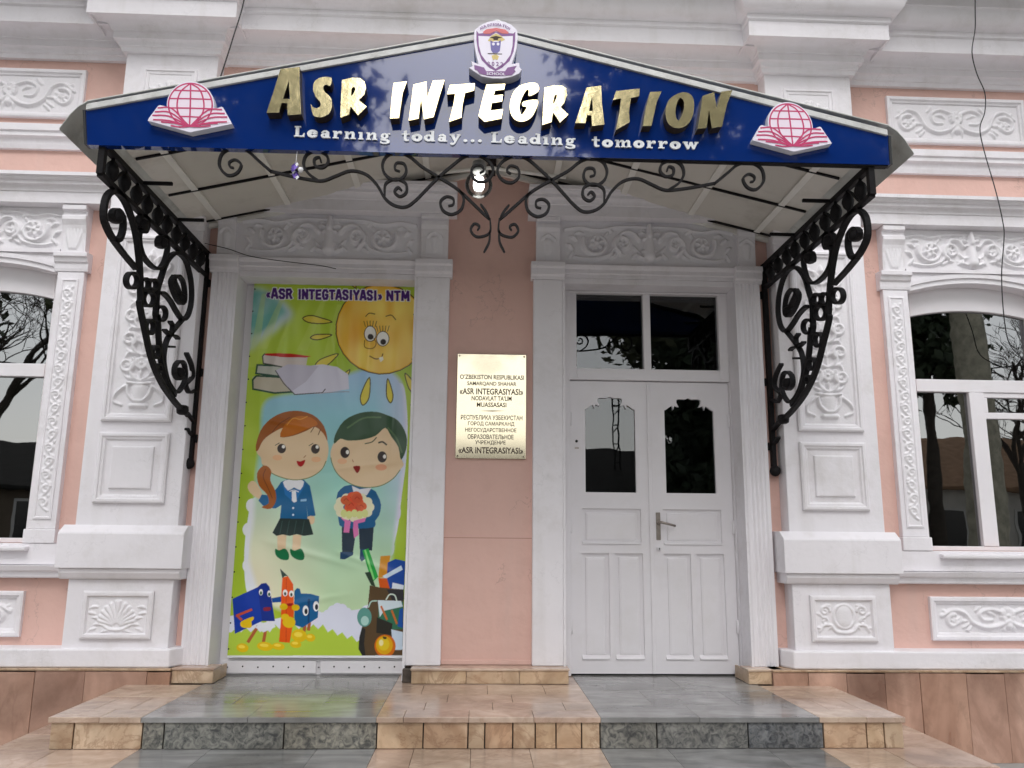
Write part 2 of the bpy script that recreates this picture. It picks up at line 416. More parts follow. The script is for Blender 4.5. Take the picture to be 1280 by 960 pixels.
def text_mesh(name, body, m, parent, x0, x1, zc, y, h=None, bold=0.0, extrude=0.0004, rot=0.0):
    cu = bpy.data.curves.new(name, 'FONT'); cu.body = body; cu.align_x = 'LEFT'; cu.size = 1.0
    cu.offset = bold; cu.extrude = 0; cu.resolution_u = 3
    tmp = bpy.data.objects.new('tmp_text', cu); COL.objects.link(tmp)
    bpy.context.view_layer.update()
    me = bpy.data.meshes.new_from_object(tmp.evaluated_get(bpy.context.evaluated_depsgraph_get()))
    bpy.data.objects.remove(tmp); bpy.data.curves.remove(cu)
    n = len(me.vertices); co = np.empty(n*3); me.vertices.foreach_get('co', co); co = co.reshape(-1, 3)
    a, b = co.min(0), co.max(0)
    sx = (x1-x0)/(b[0]-a[0]); sz = (h/(b[1]-a[1])) if h else sx
    out = np.empty_like(co)
    lx = (co[:, 0]-a[0])*sx-(x1-x0)/2; lz = (co[:, 1]-(a[1]+b[1])/2)*sz
    out[:, 0] = (x0+x1)/2+lx*math.cos(rot)-lz*math.sin(rot); out[:, 2] = zc+lx*math.sin(rot)+lz*math.cos(rot); out[:, 1] = y
    me.vertices.foreach_set('co', out.ravel()); me.update()
    me.materials.clear(); me.materials.append(m); me.name = name
    o = bpy.data.objects.new(name, me); COL.objects.link(o)
    adopt(o, parent)
    return o

# ------------------------------------------------------------------ stucco relief: height field from strokes
class Relief:
    def __init__(s, w, h, res=.006):
        s.w, s.h = w, h
        s.nx, s.nz = max(4, int(w/res)), max(4, int(h/res))
        s.xs = np.linspace(0, w, s.nx); s.zs = np.linspace(0, h, s.nz)
        s.H = np.zeros((s.nz, s.nx))
    def stroke(s, pts, r0, r1=None, amp=1.0, power=.55):
        r1 = r0 if r1 is None else r1
        n = len(pts)
        for i in range(n-1):
            ra, rb = r0+(r1-r0)*i/(n-1), r0+(r1-r0)*(i+1)/(n-1)
            p, q = np.array(pts[i][:2], float), np.array(pts[i+1][:2], float)
            R = max(ra, rb)
            i0, i1 = np.searchsorted(s.xs, [min(p[0], q[0])-R, max(p[0], q[0])+R])
            j0, j1 = np.searchsorted(s.zs, [min(p[1], q[1])-R, max(p[1], q[1])+R])
            if i1 <= i0 or j1 <= j0: continue
            X, Z = np.meshgrid(s.xs[i0:i1], s.zs[j0:j1])
            d = q-p; L2 = d@d+1e-12
            t = np.clip(((X-p[0])*d[0]+(Z-p[1])*d[1])/L2, 0, 1)
            dist = np.hypot(X-p[0]-t*d[0], Z-p[1]-t*d[1]); r = ra+(rb-ra)*t
            val = amp*r*np.clip(1-(dist/r)**2, 0, 1)**power
            s.H[j0:j1, i0:i1] = np.maximum(s.H[j0:j1, i0:i1], val)
        return s
    def spiral(s, cx, cz, R, turns=1.4, start=0.0, d=1, r0=.02, r1=.01, inner=.18, amp=1.0):
        n = int(18*turns)+4; pts = []
        for i in range(n):
            t = i/(n-1); a = start+d*2*math.pi*turns*t; rr = R*(1-t*(1-inner))
            pts.append((cx+rr*math.cos(a), cz+rr*math.sin(a)))
        s.stroke(pts, r0, r1, amp); return pts
    def leaf(s, x, z, ang, L, wd, amp=.8, curl=.5):
        pts = []
        for i in range(7):
            t = i/6; a = ang+curl*t
            pts.append((x+L*t*math.cos(a), z+L*t*math.sin(a)))
        rr = [wd*(.35+.65*math.sin(math.pi*min(1, .15+.85*t))) for t in (0, .3, .6, 1)]
        s.stroke(pts[:4], rr[0], rr[1], amp); s.stroke(pts[3:], rr[1], rr[3]*.4, amp)
    def rosette(s, cx, cz, R, n=6, amp=.9):
        for k in range(n):
            a = 2*math.pi*k/n+.3
            s.stroke([(cx+.25*R*math.cos(a), cz+.25*R*math.sin(a)), (cx+.75*R*math.cos(a), cz+.75*R*math.sin(a))], R*.22, R*.3, amp)
        s.stroke([(cx, cz), (cx+.0001, cz)], R*.3, R*.3, amp*1.3)
    def mirror(s): s.H = np.maximum(s.H, s.H[:, ::-1]); return s
    def build(s, name, m, parent, x, y, z, soft=1, floor=0.0, gain=1.0):
        H = s.H*gain
        for _ in range(soft):
            K = H.copy(); K[1:-1, 1:-1] = (H[1:-1, 1:-1]*4+H[:-2, 1:-1]+H[2:, 1:-1]+H[1:-1, :-2]+H[1:-1, 2:])/8; H = K
        H = H + RNG.normal(0, .0004, H.shape); H[0, :] = H[-1, :] = 0; H[:, 0] = H[:, -1] = 0
        X, Z = np.meshgrid(s.xs, s.zs)
        v = np.stack([X, -H-floor, Z], -1).reshape(-1, 3)
        idx = np.arange(s.nz*s.nx).reshape(s.nz, s.nx)
        f = np.stack([idx[:-1, :-1], idx[:-1, 1:], idx[1:, 1:], idx[1:, :-1]], -1).reshape(-1, 4)
        me = bpy.data.meshes.new(name)
        me.vertices.add(len(v)); me.vertices.foreach_set('co', v.ravel())
        me.loops.add(f.size); me.loops.foreach_set('vertex_index', f.ravel().astype(np.int32))
        me.polygons.add(len(f)); me.polygons.foreach_set('loop_start', np.arange(0, f.size, 4, dtype=np.int32))
        me.polygons.foreach_set('use_smooth', [True]*len(f))
        me.materials.append(m); me.update(); me.validate()
        o = bpy.data.objects.new(name, me); COL.objects.link(o); adopt(o, parent); o.location = (x, y, z)
        return o
# ================================================================== SETTING
GZ = -.51
g = MB(); g.box(-400, 400, -400, 400, GZ-.2, GZ)
tag(g.build('ground', GROUND), None, kind='structure')

# ================================================================== THE BUILDING
XC = .08
bld = empty('school_building', (XC, 0, GZ))
tag(bld, 'single-storey pink school building with white stucco pilasters, cornices and relief panels', 'building')
def mx(u0, u1, s):
    a, b = XC+s*u0, XC+s*u1
    return (a, b) if a < b else (b, a)

DL = (-1.885, -.49)      # left doorway
DR = (.63, 2.01)         # right doorway
WC = 3.86                # window centre, either side of the axis
# ---- pink wall with openings, grid of cells
def wall_cells(xs, zs, holes, y0, y1, m=0):
    mb = MB(); nx, nz = len(xs)-1, len(zs)-1
    def solid(i, k):
        if i < 0 or k < 0 or i >= nx or k >= nz: return False
        cx, cz = (xs[i]+xs[i+1])/2, (zs[k]+zs[k+1])/2
        return not any(a < cx < b and c < cz < d for a, b, c, d in holes)
    for i in range(nx):
        for k in range(nz):
            if not solid(i, k): continue
            a, b, c, d = xs[i], xs[i+1], zs[k], zs[k+1]
            mb.add([(a, y0, c), (b, y0, c), (b, y0, d), (a, y0, d)], [(0, 1, 2, 3)])
            mb.add([(a, y1, c), (b, y1, c), (b, y1, d), (a, y1, d)], [(3, 2, 1, 0)])
            if not solid(i-1, k): mb.add([(a, y0, c), (a, y1, c), (a, y1, d), (a, y0, d)], [(3, 2, 1, 0)])
            if not solid(i+1, k): mb.add([(b, y0, c), (b, y1, c), (b, y1, d), (b, y0, d)], [(0, 1, 2, 3)])
            if not solid(i, k-1): mb.add([(a, y0, c), (b, y0, c), (b, y1, c), (a, y1, c)], [(3, 2, 1, 0)])
            if not solid(i, k+1): mb.add([(a, y0, d), (b, y0, d), (b, y1, d), (a, y1, d)], [(0, 1, 2, 3)])
    return mb
wL, wR = mx(WC-.55, WC+.55, -1), mx(WC-.55, WC+.55, 1)
holes = [(DL[0], DL[1], -1, 3.0), (DR[0], DR[1], -1, 3.0), (wL[0], wL[1], .93, 3.1), (wR[0], wR[1], .93, 3.1)]
xs = sorted([-6.4, 6.6, *DL, *DR, *wL, *wR]); zs = [GZ-.1, .93, 3.0, 3.1, 5.42]
wall_cells(xs, zs, holes, 0.0, .42).build('wall', PINK, bld, fix=False)
# dim rooms behind the openings
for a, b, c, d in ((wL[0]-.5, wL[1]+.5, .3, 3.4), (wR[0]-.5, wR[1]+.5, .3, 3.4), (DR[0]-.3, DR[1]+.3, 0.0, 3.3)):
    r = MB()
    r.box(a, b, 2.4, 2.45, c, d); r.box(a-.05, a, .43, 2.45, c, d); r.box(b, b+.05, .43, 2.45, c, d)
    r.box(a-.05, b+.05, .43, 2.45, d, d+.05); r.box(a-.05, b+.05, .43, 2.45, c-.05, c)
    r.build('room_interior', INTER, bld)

# ---- main cornice
def cove(y0, z0, y1, z1, n=6, out=True):
    pts = []
    for i in range(n+1):
        t = i/n*math.pi/2
        if out: pts.append((y0+(y1-y0)*(1-math.cos(t)), z0+(z1-z0)*math.sin(t)))
        else: pts.append((y0+(y1-y0)*math.sin(t), z0+(z1-z0)*(1-math.cos(t))))
    return pts
corn = [(.05, 4.742), (-.035, 4.742), (-.045, 4.772), (-.06, 4.777), (-.06, 4.787)] + cove(-.06, 4.787, -.085, 4.815, 4) + \
       [(-.10, 4.815), (-.10, 4.872), (-.115, 4.876)] + cove(-.115, 4.876, -.225, 4.93, 6) + \
       [(-.255, 4.93), (-.255, 4.905), (-.275, 4.905), (-.275, 5.035), (-.295, 5.045), (-.295, 5.085), (-.31, 5.09)] + \
       cove(-.31, 5.09, -.41, 5.22, 7, False) + [(-.425, 5.225), (-.425, 5.30), (-.44, 5.305), (-.44, 5.38), (.05, 5.38)]
def moulding(profile, x0, x1, dy=0.0, name='cornice', m=WHITE, parent=None):
    pr = [(y-(dy if y < .04 else 0), z) for y, z in profile]
    return MB().prism_x(pr, x0, x1).build(name, m, parent or bld, autosm=35)
PU = (2.2, 2.915)        # big pilaster, from the axis
CU0, CU1 = PU[0]-.09, PU[1]+.09
moulding(corn, -6.4, 6.6)
def breakfront(profile, a, b, dy, dz, name, parent):
    vs, fs = [], []
    pr = [(min(y, -.001), z) for y, z in profile]
    for y, z in pr:
        o_ = -y; e_ = o_*.75; vs += [(a-e_, .02, z+dz), (a-e_, -dy-o_, z+dz), (b+e_, -dy-o_, z+dz), (b+e_, .02, z+dz)]
    for i in range(len(pr)-1):
        for k in range(3): fs.append((4*i+k, 4*i+k+1, 4*i+5+k, 4*i+4+k))
    n = 4*(len(pr)-1); fs += [(0, 1, 2, 3), (n, n+1, n+2, n+3)]
    return MB().add(vs, fs).build(name, WHITE, parent, autosm=35)
for s in (-1, 1):
    a, b = mx(*PU, s); breakfront(corn, a, b, .15, -.005, 'cornice_breakfront', bld)
MB().box(-6.6, 6.8, -.74, .5, 5.385, 5.46).build('roof_eave', EAVE, bld, bevel=.006)
# ---- string course and window hoods
string = [(.03, 3.965), (-.03, 3.965), (-.04, 4.0)] + cove(-.04, 4.0, -.065, 4.05, 4) + [(-.075, 4.055), (-.075, 4.09), (-.09, 4.095), (-.09, 4.15), (.03, 4.165)]
hood = [(.03, 3.475), (-.10, 3.475), (-.125, 3.48), (-.125, 3.565), (-.135, 3.57)] + cove(-.135, 3.57, -.165, 3.61, 4) + \
       [(-.175, 3.612), (-.175, 3.635)] + cove(-.175, 3.635, -.205, 3.66, 4, False) + [(-.225, 3.662), (-.225, 3.69), (.03, 3.72)]
for s in (-1, 1):
    e = -6.4 if s < 0 else 6.6
    a, b = sorted((XC+s*(PU[1]+.001), e)); moulding(string, a, b, 0, 'string_course')
    a, b = sorted((XC+s*2.95, XC+s*4.77)); moulding(hood, a, b, 0, 'window_hood')
moulding(hood, -2.10, -.20, 0, 'door_hood'); moulding(hood, .36, 2.26, 0, 'door_hood')

# ---- relief designs
def des_frieze(w, h):
    R = Relief(w, h); c = w/2
    # wavy upper ribbon
    R.stroke(catmull([(0, h*.80), (w*.10, h*.86), (w*.2, h*.80), (w*.3, h*.88), (c-.03, h*.90)], 6), .011, .014, .9)
    for k, (px, R0, st, d) in enumerate(((w*.19, h*.33, .9, 1), (w*.345, h*.22, 2.4, -1))):
        R.spiral(px, h*.46, R0, 1.35, st+math.pi*.6, d, .019, .010, .25, .95)
        R.rosette(px, h*.46, R0*.55, 5 if k else 6, .85)
    R.stroke(catmull([(w*.06, h*.12), (w*.12, h*.08), (w*.2, h*.10), (w*.27, h*.2), (w*.30, h*.4), (w*.34, h*.72), (w*.40, h*.74), (w*.44, h*.58)], 6), .012, .018, .9)
    for x, z, a, L, wd in ((.05*w, .3*h, 1.9, .07, .018), (.07*w, .55*h, 2.2, .06, .017), (.03*w, .12*h, .6, .08, .015), (.27*w, .12*h, .2, .09, .015),
                           (.28*w, .78*h, 2.6, .08, .015), (.40*w, .14*h, .4, .07, .016), (.41*w, .4*h, -1.2, .08, .014), (.31*w, .24*h, -.6, .07, .013),
                           (.11*w, .72*h, 2.8, .07, .013), (.24*w, .66*h, .6, .06, .012)):
        R.leaf(x, z, a, L, wd)
    R.stroke([(c, h*.16), (c, h*.35), (c, h*.62)], .05, .035, .55)                        # vase
    R.stroke([(c-.045, h*.60), (c, h*.63), (c, h*.60)], .014, .014, 1)
    R.stroke([(c-.05, h*.30), (c-.02, h*.22), (c, h*.2)], .012, .012, 1.0)
    R.stroke([(c, h*.66), (c, h*.93)], .026, .02, 1.1)
    R.leaf(c-.02, h*.70, 2.6, .09, .018); R.leaf(c-.03, h*.82, 2.9, .07, .014); R.leaf(c-.03, h*.1, 3.0, .10, .018, .9, -.3)
    return R.mirror()
def des_pilaster(w, h):
    R = Relief(w, h); c = w/2
    R.stroke(catmull([(c-.085, .19), (c-.075, .13), (c-.035, .085), (c, .08)], 5), .013, .014, 1.1); R.stroke([(c, .10), (c, .17)], .05, .06, .25)   # urn
    for k in range(3): R.stroke([(c-.02*k, .095), (c-.028*k, .18)], .007, .009, .9)
    R.leaf(c-.02, .23, 2.0, .09, .014, .9, .5); R.leaf(c, .24, 1.57, .10, .016, .9, 0)
    R.stroke([(c-.09, .215), (c, .205)], .013, .013, 1.3); R.stroke([(c-.05, .045), (c, .045)], .02, .02, .7)
    R.stroke(catmull([(c-.10, .19), (c-.16, .14), (c-.18, .08), (c-.12, .05)], 6), .014, .010, 1)
    R.stroke([(c, .22), (c, h-.1)], .012, .007, .8)
    z = .30; k = 0
    while z < h-.16:
        R.spiral(c-.105, z+.05, .062-.006*(k % 2), 1.3, -.6 if k % 2 else .8, 1 if k % 2 else -1, .016, .009, .25, 1.0)
        R.stroke(catmull([(c, z-.07), (c-.05, z-.045), (c-.075, z), (c-.06, z+.06)], 6), .013, .016, .95)
        R.leaf(c-.01, z+.02, 2.3, .10, .017, .9, .6); R.leaf(c-.03, z-.06, 3.2, .11, .015, .9, -.5)
        R.leaf(c-.12, z+.10, 1.5, .07, .013, .9, -.7); R.rosette(c-.105, z+.05, .026, 5, 1.0)
        z += .19; k += 1
    R.rosette(c, .36, .05, 6, .9); R.rosette(c, .74, .045, 6, .9); R.leaf(c, h-.16, 1.57, .12, .028, .9, 0); R.leaf(c-.02, h-.15, 2.2, .11, .02, .9, .3)
    return R.mirror()
def des_vine(w, h):
    R = Relief(w, h, .0055); c = w/2; z = .05; k = 0
    while z < h-.08:
        d = 1 if k % 2 else -1
        R.spiral(c+d*.006, z+.035, .034, 1.25, (math.pi*.5 if d > 0 else math.pi*.5)-.9*d, d, .0105, .007, .25, 1.0)
        R.stroke(catmull([(c-d*.03, z-.02), (c-d*.002, z+.0), (c+d*.03, z+.045), (c+d*.012, z+.085)], 6), .009, .0075, 1.0)
        R.leaf(c-d*.02, z+.07, 1.57+d*.5, .035, .009, 1.0, .3)
        z += .098; k += 1
    return R
def des_long(w, h):
    R = Relief(w, h); c = w/2
    R.stroke(catmull([(c, h*.42), (c-.08, h*.22), (c-.18, h*.16), (c-.27, h*.34), (c-.33, h*.72), (c-.42, h*.82), (c-.50, h*.6)], 8), .017, .013, 1)
    R.stroke(catmull([(c-.04, h*.75), (c-.13, h*.86), (c-.21, h*.72), (c-.19, h*.46), (c-.12, h*.44)], 8), .014, .010, 1)
    R.spiral(w*.10, h*.40, h*.27, 1.2, 1.2, 1, .016, .009, .25); R.rosette(w*.10, h*.40, .04, 5)
    R.rosette(c, h*.62, .06, 6, .8); R.leaf(c, h*.36, -1.57, h*.26, .03, .7, 0); R.leaf(c-.02, h*.3, -2.3, .09, .016)
    for x, z, a in ((c-.30, h*.4, 2.9), (c-.36, h*.55, 3.4), (c-.24, h*.8, .6), (c-.40, h*.25, .4), (c-.10, h*.62, 2.4), (w*.04, h*.8, -.6), (w*.17, h*.15, .3), (c-.28, h*.18, 3.6)):
        R.leaf(x, z, a, .085, .015)
    return R.mirror()
def des_shell(w, h, kind=0):
    R = Relief(w, h, .0045); c = w/2
    if kind == 0:                                # fan of plumes over crossed leaves
        for k in range(6):
            a = 1.5708+k*.235; L = h*(.70-.035*k)
            R.stroke([(c+.03*math.cos(a), h*.16+.03*math.sin(a)), (c+L*.6*math.cos(a), h*.16+L*.6*math.sin(a)), (c+L*math.cos(a+.06), h*.16+L*math.sin(a+.06))], .007, .014, .8)
        R.stroke(catmull([(c, h*.08), (c-.05, h*.11), (c-.09, h*.22)], 6), .012, .009, 1)
        for x, z, a in ((c-.10, h*.22, 2.7), (c-.12, h*.36, 2.4), (c-.14, h*.12, 3.2), (c-.15, h*.52, 2.6), (c-.14, h*.72, 2.9), (c-.05, h*.06, 3.0)):
            R.leaf(x, z, a, .06, .011, .95, .5)
    else:                                        # oval cartouche between curling leaves
        R.stroke([(c+.075*math.cos(t), h*.56+.34*h*math.sin(t)) for t in np.linspace(0, 6.283, 30)], .011, .011, 1.0)
        R.stroke([(c, h*.44), (c, h*.68)], .055, .055, .28)
        R.stroke(catmull([(c, h*.09), (c-.06, h*.13), (c-.10, h*.30), (c-.15, h*.30), (c-.18, h*.13)], 6), .013, .010, 1)
        R.spiral(c-.135, h*.72, .036, 1.3, 0, 1, .011, .007); R.spiral(c-.14, h*.42, .026, 1.2, 2, -1, .010, .006)
        for x, z, a in ((c-.10, h*.88, 2.9), (c-.08, h*.28, 3.3), (c-.16, h*.56, 2.2), (c-.16, h*.2, 2.6)): R.leaf(x, z, a, .05, .011, .95, .5)
    return R.mirror()
def share(src, parent, x, y, z):
    o = src.copy(); COL.objects.link(o); adopt(o, parent); o.location = (x, y, z); return o

FR = [(0, -.002), (0, -.022), (.012, -.030), (.028, -.030), (.034, -.020), (.048, -.018), (.054, -.009), (.062, -.004)]
def shift(prof, y): return [(d, v+y) for d, v in prof]

# ---- big pilasters on pedestals
first = {}
for s in (-1, 1):
    a, b = mx(*PU, s); cx = (a+b)/2
    pm = MB().box(a, b, -.15, .02, 1.0, 4.745)
    pm.prism_x([(-.148, 3.27), (-.165, 3.275), (-.172, 3.30), (-.185, 3.31), (-.185, 3.35), (-.20, 3.36), (-.20, 3.41), (-.148, 3.43)], a-.012, b+.012)
    pil = pm.build('pilaster', WHITE, bld, bevel=.006)
    f = MB().rings(cx-.25, cx+.25, 1.80, 3.22, shift(FR, -.15)); f.build('relief_frame', WHITE, pil)
    f = MB().rings(cx-.25, cx+.25, 1.215, 1.72, shift(FR, -.15)+[(.10, -.158), (.105, -.172), (.112, -.174)]); f.build('square_panel', WHITE, pil)
    f = MB().rings(cx-.24, cx+.24, 4.10, 4.64, shift([(0, -.002), (.03, -.004), (.034, -.020), (.05, -.022), (.056, -.012), (.075, -.010), (.08, -.004)], -.15)); f.build('frieze_panel', WHITE, pil)
    if s < 0:
        first['pil'] = des_pilaster(.37, 1.28).build('relief', RELW, pil, cx-.185, -.1545, 1.87, gain=1.9)
        first['top'] = des_shell(.32, .38).build('relief', RELW, pil, cx-.16, -.1545, 4.17)
    else:
        share(first['pil'], pil, cx-.185, -.1545, 1.87); share(first['top'], pil, cx-.16, -.1545, 4.17)
    # pedestal: cap, neck, die, base
    ped = MB()
    a2, b2 = a-.075, b+.075
    ped.prism_x([(.02, .765), (-.228, .765), (-.228, 1.0), (-.222, 1.012), (-.152, 1.062), (.02, 1.062)], a2, b2)
    ped.prism_x([(.02, .69), (-.175, .69), (-.185, .70), (-.205, .735), (-.205, .764), (.02, .764)], a2+.018, b2-.018)
    ped.box(a-.002, b+.002, -.152, .02, .20, .689)
    po = ped.build('pedestal', WHITE, bld, bevel=.005)
    f = MB().rings(cx-.24, cx+.24, .29, .61, shift([(0, -.002), (0, -.020), (.012, -.026), (.03, -.026), (.036, -.014), (.042, -.006)], -.152)); f.build('panel_frame', WHITE, po)
    des_shell(.40, .24, 0 if s < 0 else 1).build('relief', RELW, po, cx-.20, -.1595, .33, gain=1.2)
    # white skirting with a splayed end beside the doorway
    e = XC+s*6.4 if s > 0 else -6.4
    x_in = XC+s*(PU[0]-.03)
    if s < 0: po_poly = [(e, -.185), (x_in, -.185), (x_in+.05, -.06), (x_in+.05, .01), (e, .01)]
    else: po_poly = [(e, -.185), (e, .01), (x_in-.05, .01), (x_in-.05, -.06), (x_in, -.185)]
    MB().prism_z(po_poly, .104, .228).build('skirting', WHITE, bld, bevel=.012)
    # sill band beyond the pilaster
    e2 = -6.4 if s < 0 else 6.6
    q = sorted((XC+s*(PU[1]+.076), e2))
    MB().prism_x([(.01, .69), (-.06, .69), (-.07, .70), (-.07, .73), (-.10, .745), (-.115, .775), (.01, .78)], *q).build('sill_moulding', WHITE, bld, autosm=35)
    MB().box(q[0], q[1], -.062, .01, .781, .929).build('sill_band', WHITE, bld, bevel=.004)
    # pink-zone panels below and above the windows
    for z0, z1, nm in ((.285, .597, 'low_panel'), (4.235, 4.655, 'upper_panel')):
        p0, p1 = mx(3.275, 4.455, s)
        fr = MB().rings(p0, p1, z0, z1, [(0, .002), (0, -.03), (.01, -.036), (.028, -.036), (.036, -.022), (.05, -.018), (.056, -.006)]).build(nm, WHITE, bld)
        k = nm
        if k not in first: first[k] = des_long(1.05, z1-z0-.13).build('relief', RELW, fr, p0+.065, -.0063, z0+.065, gain=1.7)
        else: share(first[k], fr, p0+.065, -.0063, z0+.065)

# ---- windows
def arc(u0, u1, zs_, rise, n=14):
    return [(u0+(u1-u0)*i/n, zs_+rise*(1-(2*i/n-1)**2)) for i in range(n+1)]
for s in (-1, 1):
    wc = XC+s*WC
    # pilaster strips with vines, both sides of the window
    for t in (-1, 1):
        x0, x1 = wc+t*.66-.10, wc+t*.66+.10
        w = MB().box(x0, x1, -.05, .01, 1.03, 2.955)
        w.box(x0-.012, x1+.012, -.07, .01, .93, 1.029)
        wp = w.build('window_pilaster', WHITE, bld, bevel=.006)
        MB().rings(x0+.035, x1-.035, 1.10, 2.90, [(0, -.0505), (0, -.058), (.008, -.06), (.014, -.06), (.019, -.053)]).build('vine_frame', WHITE, wp)
        if 'vine' not in first: first['vine'] = des_vine(.088, 1.74).build('relief', RELW, wp, x0+.056, -.0535, 1.13, gain=1.4)
        else: share(first['vine'], wp, x0+.056, -.0535, 1.13)
        c = MB()
        c.prism_x([(.01, 2.956), (-.055, 2.956), (-.06, 2.98), (-.06, 3.02), (-.075, 3.03), (-.085, 3.06), (-.10, 3.065), (-.10, 3.10), (.01, 3.11)], x0-.025, x1+.025)
        c.prism_x([(.01, 3.111), (-.062, 3.111), (-.062, 3.16), (-.07, 3.26), (-.085, 3.32), (-.105, 3.36), (-.105, 3.39), (-.085, 3.395), (-.085, 3.43), (-.115, 3.435), (-.115, 3.473), (.01, 3.473)], x0+.01, x1-.01)
        co = c.build('capital', WHITE, bld, bevel=.004)
        R = Relief(.15, .26); 
        for k in range(-2, 3): R.stroke([(.075+k*.012, .03), (.075+k*.028, .16), (.075+k*.024, .2)], .012, .016, .9)
        R.stroke(catmull([(.02, .20), (.075, .235), (.13, .20)], 6), .014, .014, 1)
        R.build('relief', RELW, co, x0+.025, -.066, 3.11)
    # arched head
    hp = arc(wc-.56, wc+.56, 2.945, .085)
    poly = hp+[(wc+.56, 3.135), (wc-.56, 3.135)]
    h = MB().prism_y(poly, -.036, .13)
    hp2 = arc(wc-.56, wc+.56, 2.985, .085)
    h.prism_y(hp2+list(reversed([(x, z+.035) for x, z in hp2])), -.05, -.037)
    h.box(wc-.56, wc+.56, -.058, -.037, 3.105, 3.134)
    h.build('window_head', WHITE, bld, bevel=.004)
    MB().box(wc-.56, wc+.56, -.03, .01, 3.136, 3.4745).build('frieze', WHITE, bld)
    if 'frieze' not in first: first['frieze'] = des_frieze(1.10, .325).build('relief', RELW, bld, wc-.55, -.0305, 3.142, gain=2.1)
    else: share(first['frieze'], bld, wc-.55, -.0305, 3.142)
    # joinery
    f = MB()
    x0, x1 = wc-.555, wc+.555
    f.box(x0, x0+.075, .085, .15, .932, 3.09); f.box(x1-.075, x1, .085, .15, .932, 3.09)
    f.box(x0+.075, x1-.075, .085, .15, .932, .965)
    top = arc(x0+.075, x1-.075, 2.78, .055)
    f.prism_y(top+[(x1-.075, 3.09), (x0+.075, 3.09)], .085, .15)
    f.box(x0+.075, x1-.075, .08, .15, 2.165, 2.265)
    f.box(wc-.06, wc+.06, .08, .15, .966, 2.164)
    q = s
    r0, r1 = (wc+.06, x1-.075) if s > 0 else (x0+.075, wc-.06)
    f.box(r0, r1, .09, .15, 1.955, 2.005); f.box(r0, r1, .09, .15, 2.125, 2.164)
    f.box(r0, r0+.03, .09, .15, 2.006, 2.124); f.box(r1-.03, r1, .09, .15, 2.006, 2.124)
    wf = f.build('window', WOODW, bld, bevel=.004)
    l0, l1 = (x0+.075, wc-.06) if s > 0 else (wc+.06, x1-.075)
    for (a, b, c, d) in ((l0, l1, .965, 2.165), (r0, r1, .965, 1.955), (r0+.03, r1-.03, 2.005, 2.125), (x0+.075, x1-.075, 2.265, 2.84)):
        MB().box(a-.005, b+.005, .118, .122, c-.005, d+.005).build('pane', GLASS, wf)
    MB().prism_x([(.085, .89), (-.115, .875), (-.12, .885), (-.12, .90), (.085, .931)], wc-.50, wc+.60).build('sill', WOODW, wf, bevel=.003)
    # iron grille behind the glass
    gr = MB()
    for k in range(4):
        z = 1.15+k*.27; cxg = (r0+r1)/2
        pts = [(cxg+.15*(1-.75*i/30)*math.cos(.5*i), .24, z+.12*(1-.75*i/30)*math.sin(.5*i)) for i in range(28)]
        gr.band(pts, (0, 1, 0), .014, .008)
    for x in (r0+.02, (r0+r1)/2, r1-.02, l0+.02, (l0+l1)/2, l1-.02): gr.box(x-.006, x+.006, .234, .246, .97, 2.1)
    gr.build('window_grille', IRON, wf)

# ---- door surrounds
def fluted(x0, x1, y, z0, z1, n=4):
    w = x1-x0; m_ = .022; g_ = (w-2*m_)/n; pts = [(x0, .01), (x0, y), (x0+m_, y)]
    for k in range(n):
        xa = x0+m_+k*g_+.005; xb = x0+m_+(k+1)*g_-.005
        for i in range(7):
            t = i/6; pts.append((xa+(xb-xa)*t, y+.009*math.sin(math.pi*t)))
    pts += [(x1-m_, y), (x1, y), (x1, .01)]
    return MB().prism_z(pts, z0, z1)
OUT_L, IN_L = (-2.06, -1.885), (-.495, -.245)
IN_R, OUT_R = (.405, .63), (2.01, 2.185)
for (x0, x1) in (OUT_L, IN_L, IN_R, OUT_R):
    if (x0, x1) in (IN_L, IN_R): dp = MB().box(x0, x1, -.06, .01, .105, 2.975).build('door_pilaster', WHITE, bld, bevel=.006)
    else: dp = fluted(x0, x1, -.06, .105, 2.975, 4).build('door_pilaster', FLUTE, bld, autosm=70)
    c = MB().prism_x([(.01, 2.976), (-.065, 2.976), (-.07, 3.0), (-.085, 3.01), (-.09, 3.06), (-.105, 3.07), (-.105, 3.108), (.01, 3.115)], x0-.02, x1+.02)
    c.prism_x([(.01, 3.116), (-.066, 3.116), (-.066, 3.17), (-.07, 3.30), (-.08, 3.36), (-.095, 3.39), (-.095, 3.42), (-.075, 3.425), (-.075, 3.44), (-.11, 3.445), (-.11, 3.474), (.01, 3.474)], x0+.02, x1-.02)
    co = c.build('capital', WHITE, bld, bevel=.004)
    R = Relief(.13, .2); R.stroke(catmull([(.01, .14), (.065, .18), (.12, .14)], 6), .012, .012, 1); R.stroke([(.065, .12), (.065, .03)], .03, .02, .5)
    R.build('relief', RELW, co, (x0+x1)/2-.065, -.070, 3.16)
